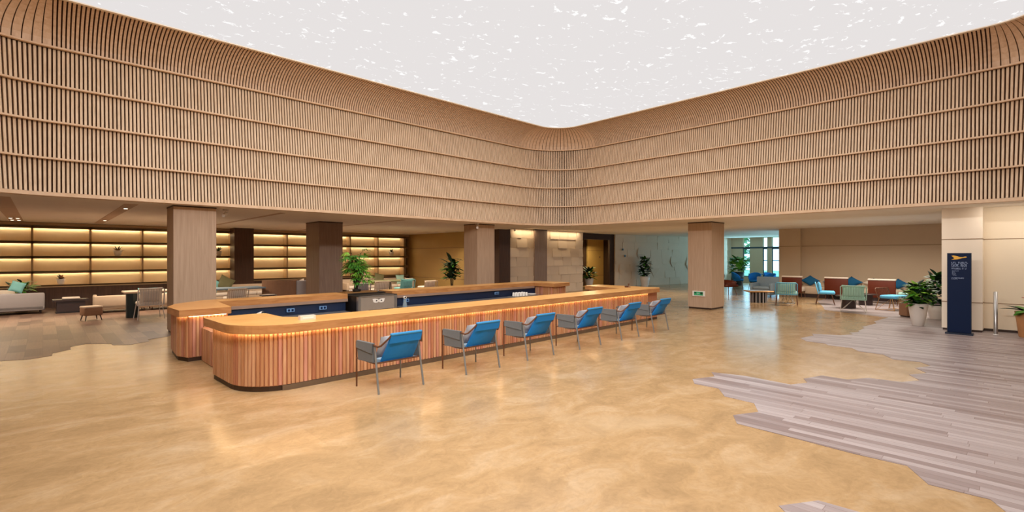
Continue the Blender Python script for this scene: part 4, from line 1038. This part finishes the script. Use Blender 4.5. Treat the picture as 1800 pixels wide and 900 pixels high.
for x, y, a, lb in ((25.6, 10.15, 200, 'leftmost blue shell chair by the far windows'), (25.2, 9.2, 100, 'second blue shell chair from the left by the far windows'), (26.0, 8.75, 150, 'blue shell chair in the middle of the far window group'),
                    (24.6, 8.35, 60, 'blue shell chair right of centre in the far window group'), (24.2, 7.75, 30, 'rightmost blue shell chair, beside the tan wall edge')):
    if c0 is None: c0 = shell_chair(lb, (x, y, 0), R(a), M['blue'], H=.84, group='blue shell chairs by the far windows'); c0.location = (x, y, 0)
    else: dup(c0, (x, y, 0), R(a), lb)
t = thing('window_table', 'grey table among the blue shell chairs', 'table', (26.6, 9.55, 0))
MB().lathe([(.45, .70), (.46, .72), (.45, .74), (.001, .74)], 24).build('tabletop', M['palef'], t); MB().lathe([(.25, 0), (.25, .02), (.05, .04), (.05, .70)], 16).build('pedestal', M['steel'], t)

# ------------------------------------------------------------------ sign, bollard, exit sign, small fittings
t = thing('sign_totem', 'tall navy sign totem with amber bird and pale lettering', 'sign', (13.99, .985, 0), R(1))
MB().box(-.05, .03, -.178, .178, .04, 1.70).build('panel', M['totem'], t)
MB().box(-.055, .035, -.19, -.178, .04, 1.70).box(-.055, .035, .178, .19, .04, 1.70).box(-.055, .035, -.19, .19, 1.70, 1.712).build('edge_frame', M['totem_d'], t)
MB().box(-.14, .14, -.22, .22, 0, .035).build('base_plate', M['totem_d'], t)
def on_totem(poly, m, mb, d=.004):   # poly in (across, up) seen from the front; across to the right = -y
    vs = [(-.05-d, -a, z) for a, z in poly]; mb.add(vs, [tuple(range(len(vs)))], m)
mb = MB()
on_totem([(-.12, 1.655), (-.09, 1.662), (-.03, 1.648), (.01, 1.628), (.055, 1.625), (.08, 1.637), (.105, 1.64), (.125, 1.628), (.105, 1.615), (.07, 1.612), (.045, 1.606), (.02, 1.595), (-.03, 1.578), (-.12, 1.572), (-.075, 1.602), (-.095, 1.625)], 0, mb)
mb.build('bird_emblem', M['yellow'], t)
mb = MB(); rr = random.Random(4)
def textrow(z, h, x0, x1, cw):
    x = x0
    while x < x1-.004:
        if rr.random() < .1: x += cw; continue
        k = rr.choice((0, 1, 2)); on_totem([(x, z-h/2), (x+cw*.28, z-h/2), (x+cw*.28, z+h/2), (x, z+h/2)], 0, mb)
        if k: on_totem([(x, z+h/2-h*.22), (x+cw*.8, z+h/2-h*.22), (x+cw*.8, z+h/2), (x, z+h/2)], 0, mb)
        if k != 1: on_totem([(x, z-h/2), (x+cw*.8, z-h/2), (x+cw*.8, z-h/2+h*.22), (x, z-h/2+h*.22)], 0, mb)
        if k == 2: on_totem([(x+cw*.52, z-h/2), (x+cw*.8, z-h/2), (x+cw*.8, z+h/2), (x+cw*.52, z+h/2)], 0, mb)
        x += cw
textrow(1.508, .036, -.12, .12, .026); textrow(1.462, .034, -.12, .12, .024); textrow(1.43, .018, -.12, .12, .016); textrow(1.385, .03, -.12, .12, .015)
for z, e in ((1.335, .0), (1.312, -.04), (1.29, -.05), (1.268, -.05), (1.246, -.045)): textrow(z, .014, -.11, e, .012)
textrow(1.185, .024, -.12, .07, .013); textrow(1.16, .01, -.12, -.02, .01)
mb.build('lettering', M['lettering'], t)
t = thing('bollard', 'slim brushed metal post against the cream wall', 'post', (14.42, .45, 0))
MB().lathe([(.034, .01), (.034, .90), (.001, .905)], 16).build('post', M['steel'], t); MB().lathe([(.045, 0), (.045, .012), (.034, .02)], 16).build('base_ring', M['white'], t)
t = thing('exit_sign', 'green exit sign low on the free-standing timber pillar', 'sign', (14.79, 7.06, .48))
MB().box(-.02, .01, -.20, .20, -.08, .08).build('white_frame', M['white'], t)
mb = MB(); mb.box(-.026, -.02, -.145, .145, -.055, .055, 0)
for k, (y, z, r_) in enumerate(((.105, .022, .026), (-.095, .015, .034))): mb.add([(-.028, y+r_*math.cos(a)*1.3, z+r_*math.sin(a)) for a in [i*math.pi/6 for i in range(12)]], [tuple(range(12))], 1)
mb.box(-.028, -.026, -.13, -.06, -.04, -.03, 1); mb.box(-.028, -.026, -.03, .05, -.012, .012, 2); mb.box(-.028, -.026, .02, .035, -.035, .03, 2)
mb.build('green_panel', [M['green'], M['greend'], M['mint']], t)
def cctv(loc, label):
    t = thing('security_camera', label, 'camera', loc)
    MB().lathe([(.06, .05), (.06, .02), (.001, .02)], 14).build('mount', M['offw'], t)
    MB().tube([(0, 0, .03), (-.03, -.05, -.03)], .012, seg=6).tube([(.03, .03, -.04), (-.07, -.09, -.10)], .038, seg=12).build('camera_body', M['white'], t)
cctv((3.0, 12.55, SOFFIT-.05), 'white camera under the ceiling right of the broad pillar')
cctv((10.2, 12.32, SOFFIT-.05), 'white camera at the top edge of the tan pillar behind the bar')
cctv((13.4, 13.9, RAISED-.05), 'white camera above the dark brown pillar')
for i, (x, y) in enumerate(((11.88, 17.82), (12.18, 17.54), (12.5, 17.23), (12.84, 16.91))):
    t = thing('downlight', ('leftmost', 'second from left', 'third from left', 'rightmost')[i]+' of four recessed downlights above the ochre wall', 'lamp', (x+.2, y+.2, SOFFIT), 0, 'downlights over the ochre wall')
    MB().lathe([(.07, -.006), (.07, 0), (.055, 0), (.055, -.006)], 16).build('rim', M['offw'], t); MB().lathe([(.001, -.004), (.055, -.004)], 16).build('lens', M['spot'], t)
    l = bpy.data.lights.new('downlight_lamp', 'SPOT'); l.energy = 30; l.color = (1, .8, .5); l.spot_size = R(75); l.spot_blend = .6; l.shadow_soft_size = .03
    o = bpy.data.objects.new('downlight_lamp', l); col.objects.link(o); o.location = (x+.2, y+.2, SOFFIT-.03); o.rotation_euler = (0, R(14), 0)
for (x0, x1), lb, xs in (((-.72, -.42), 'recessed ceiling slot with four spotlights at the far left', (-.64, -.50)), ((1.20, 1.42), 'long recessed ceiling slot left of the broad pillar', (1.31,)), ((4.2, 4.32), 'narrow recessed ceiling slot right of the broad pillar', ()), ((7.6, 7.72), 'narrow recessed ceiling slot behind the brown pillar', ())):
    t = thing('ceiling_slot', lb, 'light track', (0, 0, 0))
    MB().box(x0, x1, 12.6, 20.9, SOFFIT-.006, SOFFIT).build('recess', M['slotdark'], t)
    for y in ((19.2, 20.2) if len(xs) == 2 else (13.6, 18.6) if xs else ()):
        for x in xs:
            o = MB().lathe([(.045, -.02), (.045, 0)], 12).build('spotlight', M['white'], t); o.location = (x, y, SOFFIT-.008)
            MB().lathe([(.001, -.021), (.038, -.021)], 12).build('lens', M['spot'], o)
for i, (x, y) in enumerate(((22.6, 15.04), (22.75, 15.0))):
    tag(MB().box(x-.05, x+.05, y-.03, y, 1.95-.35*i, 2.05-.35*i).build('wall_plate', M['black']), ('upper', 'lower')[i]+' small dark plate on the relief wall right of the doorway', 'plate')

# trees outside the far windows
for i, (x, y, s) in enumerate(((40, 8.9, 1.5), (40, 15.8, 1.5), (41, 3.5, 2.2))):
    t = thing('tree', ('tree outside the far windows beside the tan wall edge', 'tree outside the narrow left window', 'tree outside to the right, beyond the far windows')[i], 'tree', (x, y, 0))
    MB().tube([(0, 0, 0), (.1, 0, 1.2), (0, .1, 2.2)], .12, r2=.06).build('trunk', M['stem'], t)
    bushy(260, s, .5, 3.6, .7, .4, 60+i).build('crown', [M['hedge'], M['hedge'], M['hedge']], t)
tag(MB().box(32.3, 60, -10, 40, -.2, -.02).build('ground', M['hedge']), None, None, None, 'structure')
